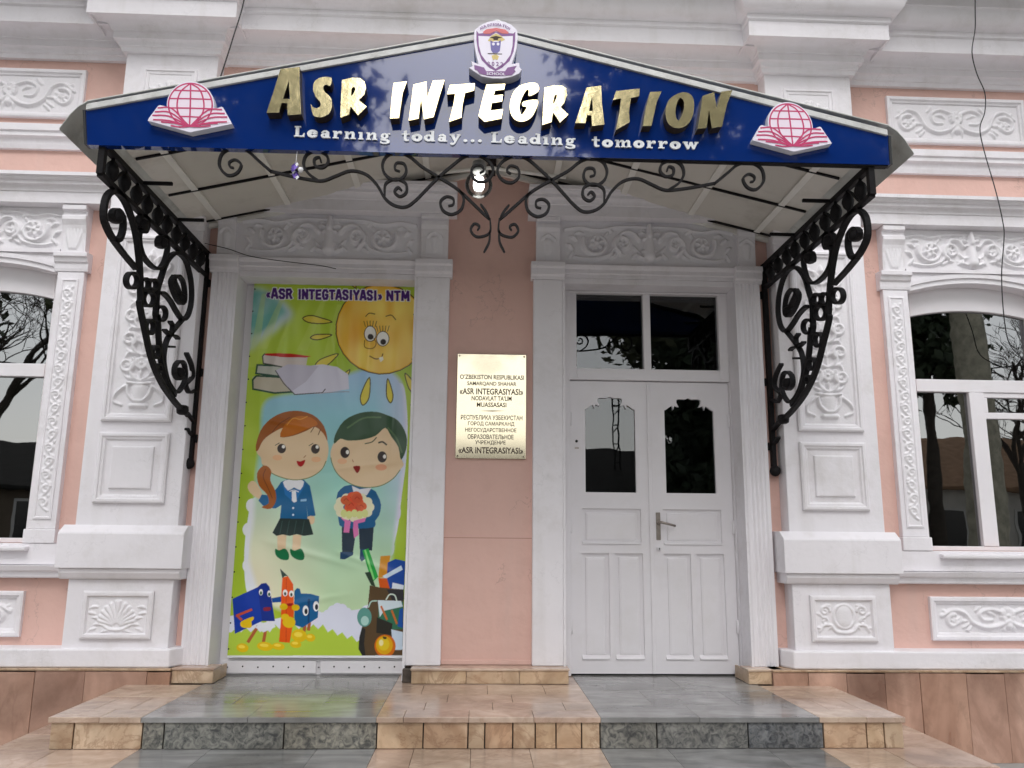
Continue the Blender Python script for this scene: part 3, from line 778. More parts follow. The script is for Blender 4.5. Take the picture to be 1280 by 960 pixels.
for (x0, x1) in ((OUT_L[1], IN_L[0]), (IN_R[1], OUT_R[0])):
    MB().prism_x([(.01, 3.005), (-.03, 3.005), (-.03, 3.035), (-.045, 3.04), (-.045, 3.07), (-.06, 3.08), (-.07, 3.10), (.01, 3.115)], x0+.0205, x1-.0205).build('lintel', WHITE, bld, autosm=35)
    MB().box(x0-.02, x1+.02, -.03, .01, 3.116, 3.4745).build('frieze', WHITE, bld)
    w = x1-x0-.03
    if 'dfr' not in first: first['dfr'] = des_frieze(w, .33).build('relief', RELW, bld, x0+.015, -.0305, 3.135, gain=2.5)
    else: share(first['dfr'], bld, x0+.015, -.0305, 3.135)
    # white linings of the doorway
    rv = MB(); rv.box(x0+.0005, x0+.02, -.058, .34, .002, 2.975); rv.box(x1-.02, x1-.0005, -.058, .34, .002, 2.975); rv.box(x0+.02, x1-.02, -.02, .34, 2.96, 3.004)
    rv.build('doorway_lining', WHITE, bld, bevel=.003)

# thin joint across the pink pier and small crack strip at its foot
MB().box(-.2445, .4045, -.0015, .004, .992, .998).build('plaster_joint', mat('joint_dark_pink', (.45, .26, .21), .9), bld)  # joint strip in a darker pink
MB().box(-.2445, .4045, -.012, .004, .105, .137).build('pier_foot', PINK, bld, bevel=.004)

# ---- left doorway: board door behind the banner
bd = MB().box(DL[0]+.0205, DL[1]-.0205, .20, .26, .002, 2.959).build('boarded_door', WOODW, bld)
MB().box(DL[0]+.04, -1.16, .181, .1995, .012, .10).build('kick_board', WOODW, bd, bevel=.004)
MB().box(-1.13, DL[1]-.03, .181, .1995, .012, .10).build('kick_board', WOODW, bd, bevel=.004)
for i in range(12):
    x = -1.80+i*.11
    MB().ball((x, .180, .055+.006*(i % 2)), .006, n=6).build('screw', DARKH, bd)

# ---- right doorway: frame, transom window, two leaves
YD = .20
fr = MB()
fr.box(.651, .708, .15, .26, .002, 2.958); fr.box(1.983, 1.989, .15, .26, .002, 2.958)
fr.box(.708, 1.983, .15, .26, 2.942, 2.958)
fr.box(.708, .765, .16, .25, 2.232, 2.942); fr.box(1.915, 1.983, .16, .25, 2.232, 2.942)
fr.box(.765, 1.915, .16, .25, 2.232, 2.322); fr.box(1.304, 1.362, .16, .25, 2.322, 2.942)
dfm = fr.build('door_frame', WOODW, bld, bevel=.004)
for a, b in ((.765, 1.304), (1.362, 1.915)):
    MB().box(a-.004, b+.004, .206, .21, 2.318, 2.946).build('transom_pane', GLASSD, dfm)
def scallop(x0, x1, z):
    w = x1-x0; c = (x0+x1)/2
    prof = [(0, 0), (.045, .008), (.09, .0215), (.13, .032), (.16, .038), (.175, .022), (.18, .006), (.2, .026), (.217, .040), (.25, .032), (.297, .028),
            (.27, .045), (.252, .062), (.252, .080), (.28, .090), (.313, .092), (.425, .090), (.46, .094), (.5, .102)]
    left = [(x0+u*w, z+v*w/.39) for u, v in prof]
    return left+[(2*c-x, zz) for x, zz in reversed(left[:-1])]
for li, (a, b, ga, gb, handle) in enumerate(((.711, 1.345, .833, 1.229, False), (1.3485, 1.981, 1.464, 1.857, True))):
    z0, z1 = .012, 2.226
    hole = [(ga, 1.35), (gb, 1.35)]+list(reversed(scallop(ga, gb, 2.0)))
    ga2, gb2 = ga-.03, gb+.03; mid = (ga2+gb2)/2
    pans = [(ga2, gb2, .955, 1.225), (ga2-.005, mid-.022, .112, .888), (mid+.022, gb2+.01, .112, .888)]
    lf = MB().prism_y([(a, z0), (b, z0), (b, z1), (a, z1)], YD, YD+.04, holes=[hole]+[[(p, r), (q, r), (q, t), (p, t)] for p, q, r, t in pans])
    leaf = lf.build('door_leaf', WOODW, bld)
    MB().box(ga-.01, gb+.01, YD+.022, YD+.026, 1.34, 2.17).build('pane', GLASSD, leaf)
    for p, q, r, t in pans:
        MB().rings(p, q, r, t, [(0, YD+.001), (.001, YD+.020), (.030, YD+.020), (.034, YD+.012), (.050, YD+.009)]).build('door_panel', WOODW, leaf)
        MB().prism_x([(YD+.0195, r+.001), (YD-.010, r+.001), (YD-.010, r+.010), (YD+.0195, r+.034)], p+.0015, q-.0015).build('drip_rail', WOODW, leaf, bevel=.002)
    hx = a+.004 if li == 0 else b-.004
    for z in (.35, 1.09, 1.92):
        MB().lathe([(.009, -.05), (.011, -.048), (.011, .048), (.009, .05)], (hx, YD-.008, z), 8).build('hinge', WOODW, leaf, smooth=True)
    if handle:
        MB().box(1.375, 1.410, YD-.008, YD-.0005, .99, 1.20).build('handle_plate', STEELH, leaf, bevel=.006)
        hd = MB().tube([(1.392, YD-.005, 1.125), (1.392, YD-.048, 1.125), (1.405, YD-.055, 1.124), (1.46, YD-.055, 1.112), (1.515, YD-.052, 1.098)], [.011, .011, .011, .010, .009], 8)
        hd.build('handle', STEELH, leaf, smooth=True)
        MB().lathe([(.017, -.01), (.017, .01)], (1.393, YD-.003, .925), 10).build('keyhole_cover', WOODW, leaf)
        MB().box(1.390, 1.396, YD-.0232, YD-.0205, .918, .932).build('keyhole', DARKH, leaf)
    else:
        MB().ball((.765, YD-.001, 1.745), .011, n=8).build('lock_hole', DARKH, leaf)
        MB().box(.75, .782, YD-.004, YD-.0005, 1.685, 1.697).build('lock_slot', STEELH, leaf, bevel=.002)
    if li == 0:
        MB().box(b-.022, b+.0015, YD-.012, YD-.0005, z0, z1).build('meeting_strip', WOODW, leaf, bevel=.004)
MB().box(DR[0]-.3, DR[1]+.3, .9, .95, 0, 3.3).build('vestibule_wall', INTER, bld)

# ---- stone cladding of the plinth
def slabs(px_list, yy):
    xs_ = [WY(p, yy, -.2)[0] if not isinstance(p, str) else float(p) for p in px_list]
    return xs_
Lx = ['-6.4', '-5.75', '-5.1', '-4.5', '-3.9', '-3.45'] + [40, 103, 181, 210]
Rx = [968, 1012, 1060, 1108, 1152, 1210, 1258] + ['4.25', '4.75', '5.3', '5.9', '6.6']
for lst in (Lx, Rx):
    xx = slabs(lst, 880)
    for k, (a, b) in enumerate(zip(xx[:-1], xx[1:])):
        dz = .004*((k*7) % 3)
        MB().box(a+.0012, b-.0012, -.206-.0015*((k*5) % 3), -.02, GZ, .088-dz).build('cladding_slab', CLAD, bld, bevel=.003)
    MB().box(xx[0], xx[-1], -.198, -.021, GZ, .08).build('cladding_mortar', GROUT2, bld)
    MB().box(xx[0], xx[-1], -.214, -.02, .089, .1035).build('cladding_ledge', TAN, bld, bevel=.004)

# ================================================================== STEPS
stp = empty('entrance_steps', (XC, -.6, GZ))
tag(stp, 'broad entrance steps of tan and grey marble slabs below both doors', 'steps')
FY = [-1.19, -1.56, -1.93]                      # nosing lines
ZT = [0.0, -.17, -.34]
XL = [-2.355, -2.65, -2.95]; XR = [2.49, 2.79, 3.09]
BND = [-1.85, -.55, .72, 1.985]                 # tan / grey boundaries
core = MB()
for k in range(3):
    core.box(XL[k]+.03, XR[k]-.03, FY[k]+.03, -.21 if k else .30, (ZT[k+1] if k < 2 else GZ)+.0-.002, ZT[k]-.032)
core.build('step_core', GROUT, stp)
rt = random.Random(3)
def tread(x0, x1, y0, y1, z, m):
    g_ = .0008
    MB().box(x0+g_, x1-g_, y0+g_, y1-g_, z-.03, z-rt.random()*.0015).build('tread_slab', m, stp, bevel=.0025)
def fill_row(x0, x1, y0, y1, z, m, cols):
    xs_ = [x0]+[x0+(x1-x0)*c for c in cols]+[x1]
    for a, b in zip(xs_[:-1], xs_[1:]): tread(a, b, y0, y1, z, m)
zones = lambda k: [(XL[k], BND[0], TANT), (BND[0], BND[1], GREYT), (BND[1], BND[2], TANT), (BND[2], BND[3], GREYT), (BND[3], XR[k], TANT)]
for zi, (x0, x1, m_) in enumerate(zones(0)):
    if m_ is TANT and zi == 2:
        rows = [(-1.205, -1.01, (.12, .41, .70)), (-1.01, -.78, (.2, .52, .86)), (-.78, -.52, (.3, .62)), (-.52, -.18, (.16, .5, .8)), (-.18, .285, (.35, .7))]
    elif m_ is TANT:
        rows = [(-1.205, -.99, (.55,)), (-.99, -.62, (.3, .7)), (-.62, -.205, (.5,))]
    else:
        rows = [(-1.205, -.86, (.45,)), (-.86, -.40, (.3, .72)), (-.40, .285, (.55,))]
    for y0, y1, c in rows: fill_row(x0, x1, y0, y1, ZT[0], m_, c)
# returns of the outer tan strip under the outer pilasters
tread(BND[0], -1.80, -.205, .2, -.0015, TANT) if False else None
for k in (1, 2):
    for zi, (x0, x1, m_) in enumerate(zones(k)):
        yb = FY[k-1]+.012
        c = (.17, .42, .68) if zi == 2 else ((.3, .75) if m_ is GREYT else (.45,))
        fill_row(x0, x1, FY[k]-.015, yb, ZT[k], m_, c)
    # side strips running back to the wall
    for (a, b) in ((XL[k], XL[k-1]+.01), (XR[k-1]-.01, XR[k])):
        ys = [FY[k-1]+.0135, -.95+.1*k, -.55, -.215]
        for p, q in zip(ys[:-1], ys[1:]): tread(a, b, p, q, ZT[k], TANT)
def riser_row(xs_, k, mats_):
    zt, zb = ZT[k]-.031, (ZT[k+1] if k < 2 else GZ)+.001
    for i, (a, b) in enumerate(zip(xs_[:-1], xs_[1:])):
        g_ = .0036
        MB().box(a+g_, b-g_, FY[k]-.001-.003*rt.random(), FY[k]+.022, zb, zt).build('riser_tile', mats_[i], stp, bevel=.003)
px0 = [64, 92, 178, 205, 355, 471, 529, 585, 606, 641, 669, 695, 727, 750, 821, 935, 1029, 1083, 1105, 1138]
xs0 = [WY(p, 915, FY[0])[0] for p in px0]; xs0[0] = XL[0]+.012; xs0[-1] = XR[0]-.012
mt0 = [TAN, TAN, GREYR, GREYR, GREYR]+[TAN]*8+[GREYR]*3+[TAN]*3
riser_row(xs0, 0, mt0)
for k in (1, 2):
    xs_ = [XL[k]+.012]; mm_ = []
    for (x0, x1, m_) in zones(k):
        n = max(2, int((x1-x0)/.27))
        for i in range(1, n+1):
            xs_.append(x0+(x1-x0)*(i/n+(.3*(rt.random()-.5)/n if i < n else 0))); mm_.append(TAN if m_ is TANT else GREYR)
    xs_[-1] = XR[k]-.012
    riser_row(xs_, k, mm_)
for k in range(3):
    zt, zb = ZT[k]-.031, (ZT[k+1] if k < 2 else GZ)+.001
    for xe, d in ((XL[k]+.012, 1), (XR[k]-.012, -1)):
        ys = [FY[k]+.024, -.85, -.5, -.215]
        for p, q in zip(ys[:-1], ys[1:]):
            MB().box(xe, xe+d*.02, p+.002, q-.002, zb, zt).build('side_tile', TAN, stp, bevel=.003)
# low base course under the pilasters between and beside the doors
def base_course(x0, x1, y, joints, ends):
    xs_ = [x0]+joints+[x1]
    for a, b in zip(xs_[:-1], xs_[1:]):
        MB().box(a+.0015, b-.0015, y, y+.02, .002, .088).build('base_tile', TAN, stp, bevel=.003)
    MB().box(x0-.005, x1+.005, y-.008, -.001, .0885, .1035).build('base_ledge', TANT, stp, bevel=.003)
    for xe, d in ends:
        MB().box(xe, xe+d*.02, y+.0205, .14, .002, .088).build('base_tile', TAN, stp, bevel=.003)
base_course(-.44, .655, -.17, [-.06, .31], ((.655, -1),))
MB().box(-.505, -.4405, -.12, -.0, .002, .088).build('shadow_gap_block', GROUT, stp)  # dark block put in as the shade of the gap
base_course(-2.12, -1.79, -.17, [], ((-1.79, -1),))
base_course(1.925, 2.165, -.17, [], ((1.925, 1),))
# ================================================================== CANOPY
can = empty('entrance_canopy', (XC, -.9, 1.5))
tag(can, 'gabled entrance canopy with beige sheet soffit on two black wrought-iron scroll brackets', 'canopy')
FLASH = mat('pale_verge_flashing', (.58, .58, .565), .5, var=.16, vs=9, bump=.4, bs=14, dirt=(.22, .20, .17), dscale=5, damt=.8)
XM = .068; YF = -1.82                            # canopy axis and fascia plane
ZA, ZE = 3.905, 3.36; UE = 2.28                  # apex, eave, half width
SL = (ZA-ZE)/UE
def roofz(u): return ZA-SL*abs(u)
# roof sheet with turned-down eaves
def roof_outline(off):
    lip = [(UE+.0, roofz(UE)+off), (UE+.05, roofz(UE)-.035+off), (UE+.09, roofz(UE)-.085+off), (UE+.14, roofz(UE)-.175+off)]
    right = [(0, ZA+off)]+lip
    return [(XM+u, z) for u, z in right], [(XM-u, z) for u, z in right]
for s in (-1, 1):
    top = roof_outline(.020)[0 if s > 0 else 1]; bot = roof_outline(.012)[0 if s > 0 else 1]
    MB().prism_y(top+list(reversed(bot)), YF+.004, -.012).build('roof_sheet', ROOFM, can, bevel=.003)
    tp = XZ([(107, 137), (622, 44.5), (1110, 169)], YF-.014)
    e_ = tp[2] if s > 0 else tp[0]
    fl = [(tp[1][0], tp[1][1]+.036), (e_[0], e_[1]+.036), e_, tp[1]]
    MB().prism_y(fl, YF-.014, YF+.003).build('verge_flashing', FLASH, can, bevel=.003)
    # standing seam ribs on top
    for u in (.55, 1.1, 1.65):
        p = [(XM+s*(u-.01), roofz(u)+.021), (XM+s*(u+.01), roofz(u)+.021), (XM+s*(u+.006), roofz(u)+.036), (XM+s*(u-.006), roofz(u)+.036)]
        MB().prism_y(p, YF+.06, -.02).build('roof_seam', ROOFM, can)
MB().tube([(XM, YF+.0, ZA+.035), (XM, -.02, ZA+.035)], .03, 8).build('ridge_cap', ROOFM, can, smooth=True)
# soffit panels, battens and purlins
US = [.03, .50, 1.03, 1.57, 2.10, 2.30]; YS = [-.015, -.10, -.62, -1.17, -1.74]
for s in (-1, 1):
    for i in range(5):
        for j in range(4):
            a, b = US[i]+.005, US[i+1]-.005
            y1, y0 = YS[j]-.007, YS[j+1]+.007
            sag = .006*random.random()
            zz = lambda u: roofz(u)-.004-sag
            v = []
            for t in (0, .012):
                v += [(XM+s*a, y0, zz(a)+t), (XM+s*b, y0, zz(b)+t), (XM+s*b, y1, zz(b)+t), (XM+s*a, y1, zz(a)+t)]
            MB().add(v, [(0, 1, 2, 3), (7, 6, 5, 4), (0, 1, 5, 4), (1, 2, 6, 5), (2, 3, 7, 6), (3, 0, 4, 7)]).build('soffit_panel', SOFF, can)
    for u in US[1:5]:
        z = roofz(u)-.024
        p = [(XM+s*(u-.022), z+.005+SL*.02), (XM+s*(u+.022), z+.005-SL*.02), (XM+s*(u+.022), z+.013-SL*.02), (XM+s*(u-.022), z+.013+SL*.02)]
        MB().prism_y(p, -1.74, -.02).build('batten', BATT, can)
    for y in YS[1:4]:
        p = [(XM+s*.03, roofz(.03)-.020), (XM+s*2.28, roofz(2.28)-.020), (XM+s*2.28, roofz(2.28)+.010), (XM+s*.03, roofz(.03)+.010)]
        MB().prism_y(p, y-.009, y+.009).build('purlin', IRON, can)
    p = [(XM+s*.02, roofz(.02)-.045), (XM+s*2.25, roofz(2.25)-.045), (XM+s*2.25, roofz(2.25)-.014), (XM+s*.02, roofz(.02)-.014)]
    MB().prism_y(p, -.055, -.02).build('wall_batten', BATT, can)
    MB().prism_y(p, -1.775, -1.745).build('front_rafter', IRON, can)
MB().box(XM-.028, XM+.028, -1.74, -.02, ZA-.062, ZA-.02).build('ridge_beam', IRON, can)
MB().tube([(-.35, -.35, 3.70), (.05, -.5, 3.68), (.62, -.42, 3.66)], .014, 8).build('conduit', BATT, can, smooth=True)
# bottom rails of the front
MB().box(-2.19, 2.33, -1.815, -1.775, 3.118, 3.142).build('front_rail', IRON, can)
MB().box(-2.19, 2.33, -1.815, -1.775, 3.156, 3.166).build('front_rail', IRON, can)
for k in range(17):
    x = -2.1+k*.27
    MB().box(x, x+.03+.05*((k*3) % 4 == 0), -1.812, -1.778, 3.1415, 3.1565).build('rail_spacer', IRON, can)
# iron scrolls of the front, traced in the plane of the front rail
YSC = -1.79
def z2(pts): return [(340+x/4.2667, 170+y/4.2667) for x, y in pts]
def z1(pts): return [(90+x/4.8, 120+y/4.8) for x, y in pts]
scr = []
scr.append(z1([(970, 432), (948, 425), (946, 398), (982, 384), (1016, 415), (988, 465), (932, 476), (886, 422), (898, 352), (950, 318), (1010, 316), (1060, 335), (1110, 380), (1190, 450)]) +
           z2([(0, 190), (90, 212), (190, 232), (270, 240), (340, 215), (420, 187), (500, 205), (560, 262), (600, 330), (650, 370), (710, 380), (760, 350), (830, 280), (890, 220), (960, 160),
               (1030, 110), (1100, 105), (1160, 140), (1180, 190), (1150, 235), (1100, 245), (1064, 210), (1072, 166), (1112, 156), (1130, 182), (1108, 198)]))
scr.append(z2([(250, 238), (195, 200), (168, 150), (186, 98), (240, 80), (290, 102), (298, 142), (268, 168), (230, 158), (226, 124), (252, 114), (262, 140)]))
scr.append(z2([(682, 190), (656, 178), (664, 146), (704, 150), (716, 192), (690, 228), (640, 232), (600, 200), (590, 150), (618, 104), (680, 92), (736, 112), (800, 165), (880, 215), (990, 285), (1022, 330), (1010, 390),
               (960, 419), (912, 398), (899, 352), (930, 325), (966, 335), (966, 366), (940, 374)]))
scr.append(z2([(600, 322), (606, 255), (660, 230), (712, 252), (716, 300), (682, 322), (654, 298), (672, 274), (692, 290)]))
scr.append(z2([(1000, 292), (1040, 330), (1100, 388), (1160, 446)]))
scr.append(z2([(1163, 440), (1165, 505), (1140, 530), (1090, 536), (1060, 502), (1078, 468), (1106, 480), (1096, 502)]))
scr.append(z2([(1160, 446), (1142, 405), (1112, 364)]))
scr.append(z2([(1162, 505), (1158, 565), (1130, 620)]))
for k, px in enumerate(scr):
    w = [np.array((p[0], YSC, p[1])) for p in XZ(px, YSC)]
    cur = catmull(w, 5)
    n = len(cur)
    th = .0145 if k < 5 else .012
    ths = [th*(.55+.45*min(1, 6*min(i, n-1-i)/n+.15)) for i in range(n)]
    for s in (1, -1):
        pts = [np.array((XM+s*(c[0]-XM) if s < 0 else c[0], c[1]+(.004 if s > 0 else -.004)*(k % 2), c[2])) for c in cur]
        MB().band(pts, (0, 1, 0), .018, ths).build('front_scroll', IRON, can)
# side brackets, traced in their own vertical plane
XBL, XBR = -2.115, 2.235
def b5(pts): return [(110+x/4.3636, 180+y/4.3636) for x, y in pts]
def b6(pts): return [(140+x/4.3636, 380+y/4.3636) for x, y in pts]
def YZ(px): return [(WX(p[0], p[1], XBL)[1], WX(p[0], p[1], XBL)[2]) for p in px]
bars = []          # (pts, thickness, smooth)
yt = YZ(b5([(98, 18)]))[0]
zt_ = 3.125
rail2 = YZ(b5([(80, 176), (330, 420)]))
zl = (rail2[0][1]+rail2[1][1])/2
bars.append(([(-1.79, zt_), (-.03, zt_)], .030, False))
bars.append(([(-1.79, zl), (-.03, zl)], .022, False))
bars.append(([(-1.785, zt_), (-1.785, zl)], .030, False))
bars.append(([(-.035, zt_+.02), (-.035, 1.53)], .036, False))
main = b5([(160, 412), (138, 405), (132, 375), (160, 362), (188, 400), (190, 460), (172, 516), (140, 520), (104, 460), (84, 390), (98, 295), (140, 257), (185, 290), (225, 370), (258, 480), (275, 600), (284, 720), (286, 850)]) + \
       b6([(150, 0), (176, 130), (215, 300), (270, 430), (335, 525), (385, 580)])
bars.append((YZ(main), .022, True))
bars.append((YZ(b5([(135, 520), (195, 600), (262, 680)])), .018, True))
bars.append((YZ(b5([(292, 455), (272, 440), (275, 405), (305, 392), (325, 430), (312, 478), (282, 480), (280, 540), (300, 610), (345, 665), (385, 680), (412, 650), (430, 590), (434, 540), (420, 508), (388, 510), (380, 545), (400, 560)])), .016, True))
bars.append((YZ(b5([(510, 850), (498, 812), (470, 740), (492, 718), (520, 760), (528, 840), (510, 872), (485, 850), (462, 800), (452, 750), (470, 718)])), .014, True))
bars.append((YZ(b5([(372, 900), (378, 800), (398, 730), (430, 640), (480, 594), (530, 632), (560, 740), (564, 850), (546, 930), (515, 956), (480, 912), (450, 858), (412, 815), (388, 812)])), .018, True))
bars.append((YZ(b5([(374, 760), (370, 960)])+b6([(248, 60), (254, 180), (266, 300), (300, 420), (340, 500)])), .020, True))
bars.append((YZ(b6([(384, 85), (352, 122), (322, 160), (296, 205), (282, 280), (286, 350), (308, 430), (348, 482), (380, 455), (400, 400), (394, 330), (370, 312), (345, 335), (340, 380), (362, 410), (385, 392)])), .015, True))
bars.append((YZ(b6([(405, 268), (432, 330), (440, 390), (418, 420), (402, 440), (420, 482), (450, 470)])), .014, True))
for cxy, r in (((238, 745), 34), ((306, 765), 26), ((350, 768), 24), ((330, 845), 32), ((395, 925), 32)):
    c = b5([cxy])[0]; rr = r/4.3636
    bars.append((YZ([(c[0]+rr*.9*math.cos(a), c[1]+rr*1.25*math.sin(a)) for a in np.linspace(0, 6.6, 14)]), .012, True))
for cxy, r in (((205, 125), 26), ((236, 262), 22), ((252, 350), 14)):
    c = b6([cxy])[0]; rr = r/4.3636
    bars.append((YZ([(c[0]+rr*.8*math.cos(a), c[1]+rr*1.5*math.sin(a)) for a in np.linspace(0, 6.6, 14)]), .012, True))
bars.append((YZ(b6([(380, 580), (410, 600), (440, 640)])), .020, False))
bars.append((YZ(b6([(408, 680), (420, 705), (436, 720)])), .012, False))
bars.append((YZ(b6([(316, 95), (330, 120), (322, 160), (300, 150)])), .012, True))
bars.append((YZ(b6([(285, 140), (310, 165), (345, 175), (360, 190)])), .012, True))
bars.append((YZ(b6([(300, 232), (335, 234)])), .012, False))
balls = [YZ(b5([(150, 398)]))[0], YZ(b5([(292, 440)]))[0], YZ(b5([(398, 540)]))[0], YZ(b5([(508, 845)]))[0], YZ(b6([(366, 375)]))[0], YZ(b6([(385, 578)]))[0]]
for s, XB in ((-1, XBL), (1, XBR)):
    br = empty('bracket', (XB, -.03, 1.53), can)
    for pts, th, sm in bars:
        p3 = [np.array((XB, p[0], p[1])) for p in pts]
        if sm: p3 = catmull(p3, 4)
        MB().band(p3, (1, 0, 0), .034, th*1.22).build('scroll_bar' if sm else 'straight_bar', IRON, br)
    for y, z in balls:
        MB().lathe([(.024, -.034), (.040, -.024), (.044, 0), (.040, .024), (.024, .034)], (XB, y, z), 10).build('scroll_knob', IRON, br, smooth=True)
    nb = 10
    for i in range(nb):
        y = -1.66+i*.165
        pr = [(.010, zl), (.011, zl+.03), (.030, (zl+zt_)/2-.035), (.040, (zl+zt_)/2), (.030, (zl+zt_)/2+.035), (.011, zt_-.03), (.010, zt_)]
        MB().lathe([(r, z) for r, z in pr], (XB, y, 0), 8).build('baluster', IRON, br, smooth=True)
        if i % 2 == 0:
            w = .045
            MB().band(catmull([np.array((XB, y, zl+.012)), np.array((XB, y+w, zl+.05)), np.array((XB, y+w*1.9, (zl+zt_)/2+.01)), np.array((XB, y+.165-w*.5, zt_-.03))], 4), (1, 0, 0), .02, .010).build('link', IRON, br)
    for y in (-1.28, -.70):
        MB().box(XB-s*.012, XB-s*.19, y-.010, y+.010, zt_+.001, zt_+.02).build('tie_bar', IRON, br)
    MB().ball((XB, -.055, 1.51), .042).build('end_ball', IRON, br, smooth=True)
    for z in (2.9, 2.2, 1.7):
        MB().box(XB-.03, XB+.03, -.02, .003, z-.03, z+.03).build('wall_plate', IRON, br, bevel=.004)

# ================================================================== SIGN BOARD WITH LETTERS
sign = empty('sign_board', (XM, YF, 3.17))
tag(sign, 'blue gabled sign board with gold ASR INTEGRATION letters on the canopy front', 'sign')
bp = XZ([(109, 181), (107, 138), (622, 46), (1110, 170), (1112, 206)], YF)
bq = list(bp); bq[1] = (bq[1][0], bq[1][1]+.012); bq[2] = (bq[2][0], bq[2][1]+.025); bq[3] = (bq[3][0], bq[3][1]+.012)
MB().prism_y(bq, YF, YF+.045).build('blue_board', BLUE, sign)
for p, q in ((0, 1), (3, 4)):
    a, b = bp[p], bp[q]; dx = -.014 if p == 0 else .014
    MB().prism_y([a, b, (b[0]+dx, b[1]), (a[0]+dx, a[1])], YF-.006, YF+.05).build('board_trim', TRIMK, sign)
YLT = YF-.068
def L8(ox, oy, pts): return [(ox+x/8, oy+y/8) for x, y in pts]
LET = [
 ('A', 325, 75, [(205, 90), (395, 68), (396, 250), (412, 540), (275, 552), (272, 432), (215, 428), (190, 525), (65, 528), (130, 330)], [[(288, 205), (298, 388), (230, 390)]], 0),
 ('S', 325, 75, [(718, 185), (702, 258), (660, 246), (632, 272), (650, 320), (698, 362), (718, 412), (712, 490), (678, 545), (605, 572), (532, 550), (508, 440), (530, 470), (570, 482), (605, 458), (600, 420), (560, 370), (532, 302), (536, 232), (572, 190), (632, 170), (690, 172)], [], 1),
 ('R', 325, 75, [(820, 200), (920, 176), (1000, 180), (1046, 215), (1060, 280), (1042, 348), (985, 400), (1068, 465), (980, 552), (905, 460), (890, 545), (803, 577), (806, 450)], [[(916, 282), (945, 265), (956, 290), (936, 338), (910, 360)]], 0),
 ('I', 475, 80, [(135, 190), (270, 172), (226, 290), (190, 540), (100, 545), (112, 380)], [], 0),
 ('N', 475, 80, [(335, 205), (465, 175), (472, 335), (530, 165), (645, 160), (592, 330), (535, 530), (440, 552), (410, 335), (385, 545), (287, 565), (310, 400)], [], 0),
 ('T', 475, 80, [(700, 210), (948, 192), (940, 265), (850, 290), (822, 420), (815, 535), (690, 578), (736, 400), (752, 296), (670, 302)], [], 0),
 ('E', 475, 80, [(1065, 205), (1253, 198), (1240, 255), (1150, 265), (1136, 316), (1230, 305), (1220, 375), (1116, 390), (1106, 466), (1230, 450), (1215, 545), (1045, 578), (985, 520), (1020, 370)], [], 0),
 ('G', 625, 80, [(385, 215), (382, 275), (292, 320), (288, 268), (266, 258), (222, 330), (195, 420), (204, 490), (226, 500), (268, 432), (226, 420), (238, 375), (378, 360), (352, 470), (300, 545), (222, 576), (150, 556), (106, 490), (100, 390), (130, 290), (190, 222), (280, 190), (350, 188)], [], 1),
 ('R', 625, 80, [(445, 235), (540, 212), (620, 215), (660, 240), (670, 310), (642, 388), (605, 430), (685, 505), (600, 585), (530, 480), (515, 580), (422, 610), (430, 450)], [[(546, 312), (570, 304), (566, 340), (538, 398), (530, 388)]], 0),
 ('A', 625, 80, [(865, 235), (1010, 215), (1020, 400), (1045, 605), (920, 620), (915, 515), (870, 510), (855, 590), (752, 590), (810, 420)], [[(920, 320), (930, 468), (890, 470)]], 0),
 ('T', 765, 90, [(40, 190), (278, 165), (272, 240), (190, 260), (170, 400), (178, 500), (40, 580), (75, 400), (92, 262), (12, 280)], [], 0),
 ('I', 765, 90, [(380, 200), (497, 192), (450, 290), (395, 540), (308, 540), (340, 350)], [], 0),
 ('O', 765, 90, [(680, 208), (748, 205), (800, 240), (822, 310), (812, 420), (770, 510), (700, 556), (620, 556), (560, 510), (535, 420), (545, 330), (592, 255)], [[(692, 260), (720, 300), (716, 380), (682, 468), (656, 480), (636, 430), (640, 350), (662, 280)]], 1),
 ('N', 765, 90, [(905, 240), (1022, 200), (1046, 360), (1095, 195), (1205, 180), (1150, 320), (1100, 545), (1000, 562), (970, 385), (945, 560), (855, 570), (880, 420)], [], 0)]
for ch, ox, oy, outl, hol, smooth in LET:
    o_ = XZ(L8(ox, oy, outl), YLT); h_ = [XZ(L8(ox, oy, h), YLT) for h in hol]
    if smooth:
        o_ = [tuple(p) for p in catmull(o_, 3, True)]; h_ = [[tuple(p) for p in catmull(h, 3, True)] for h in h_]
    MB().prism_y(o_, YLT, YF-.001, 0, 1, h_).build('letter', [GOLD, BRONZE], sign)

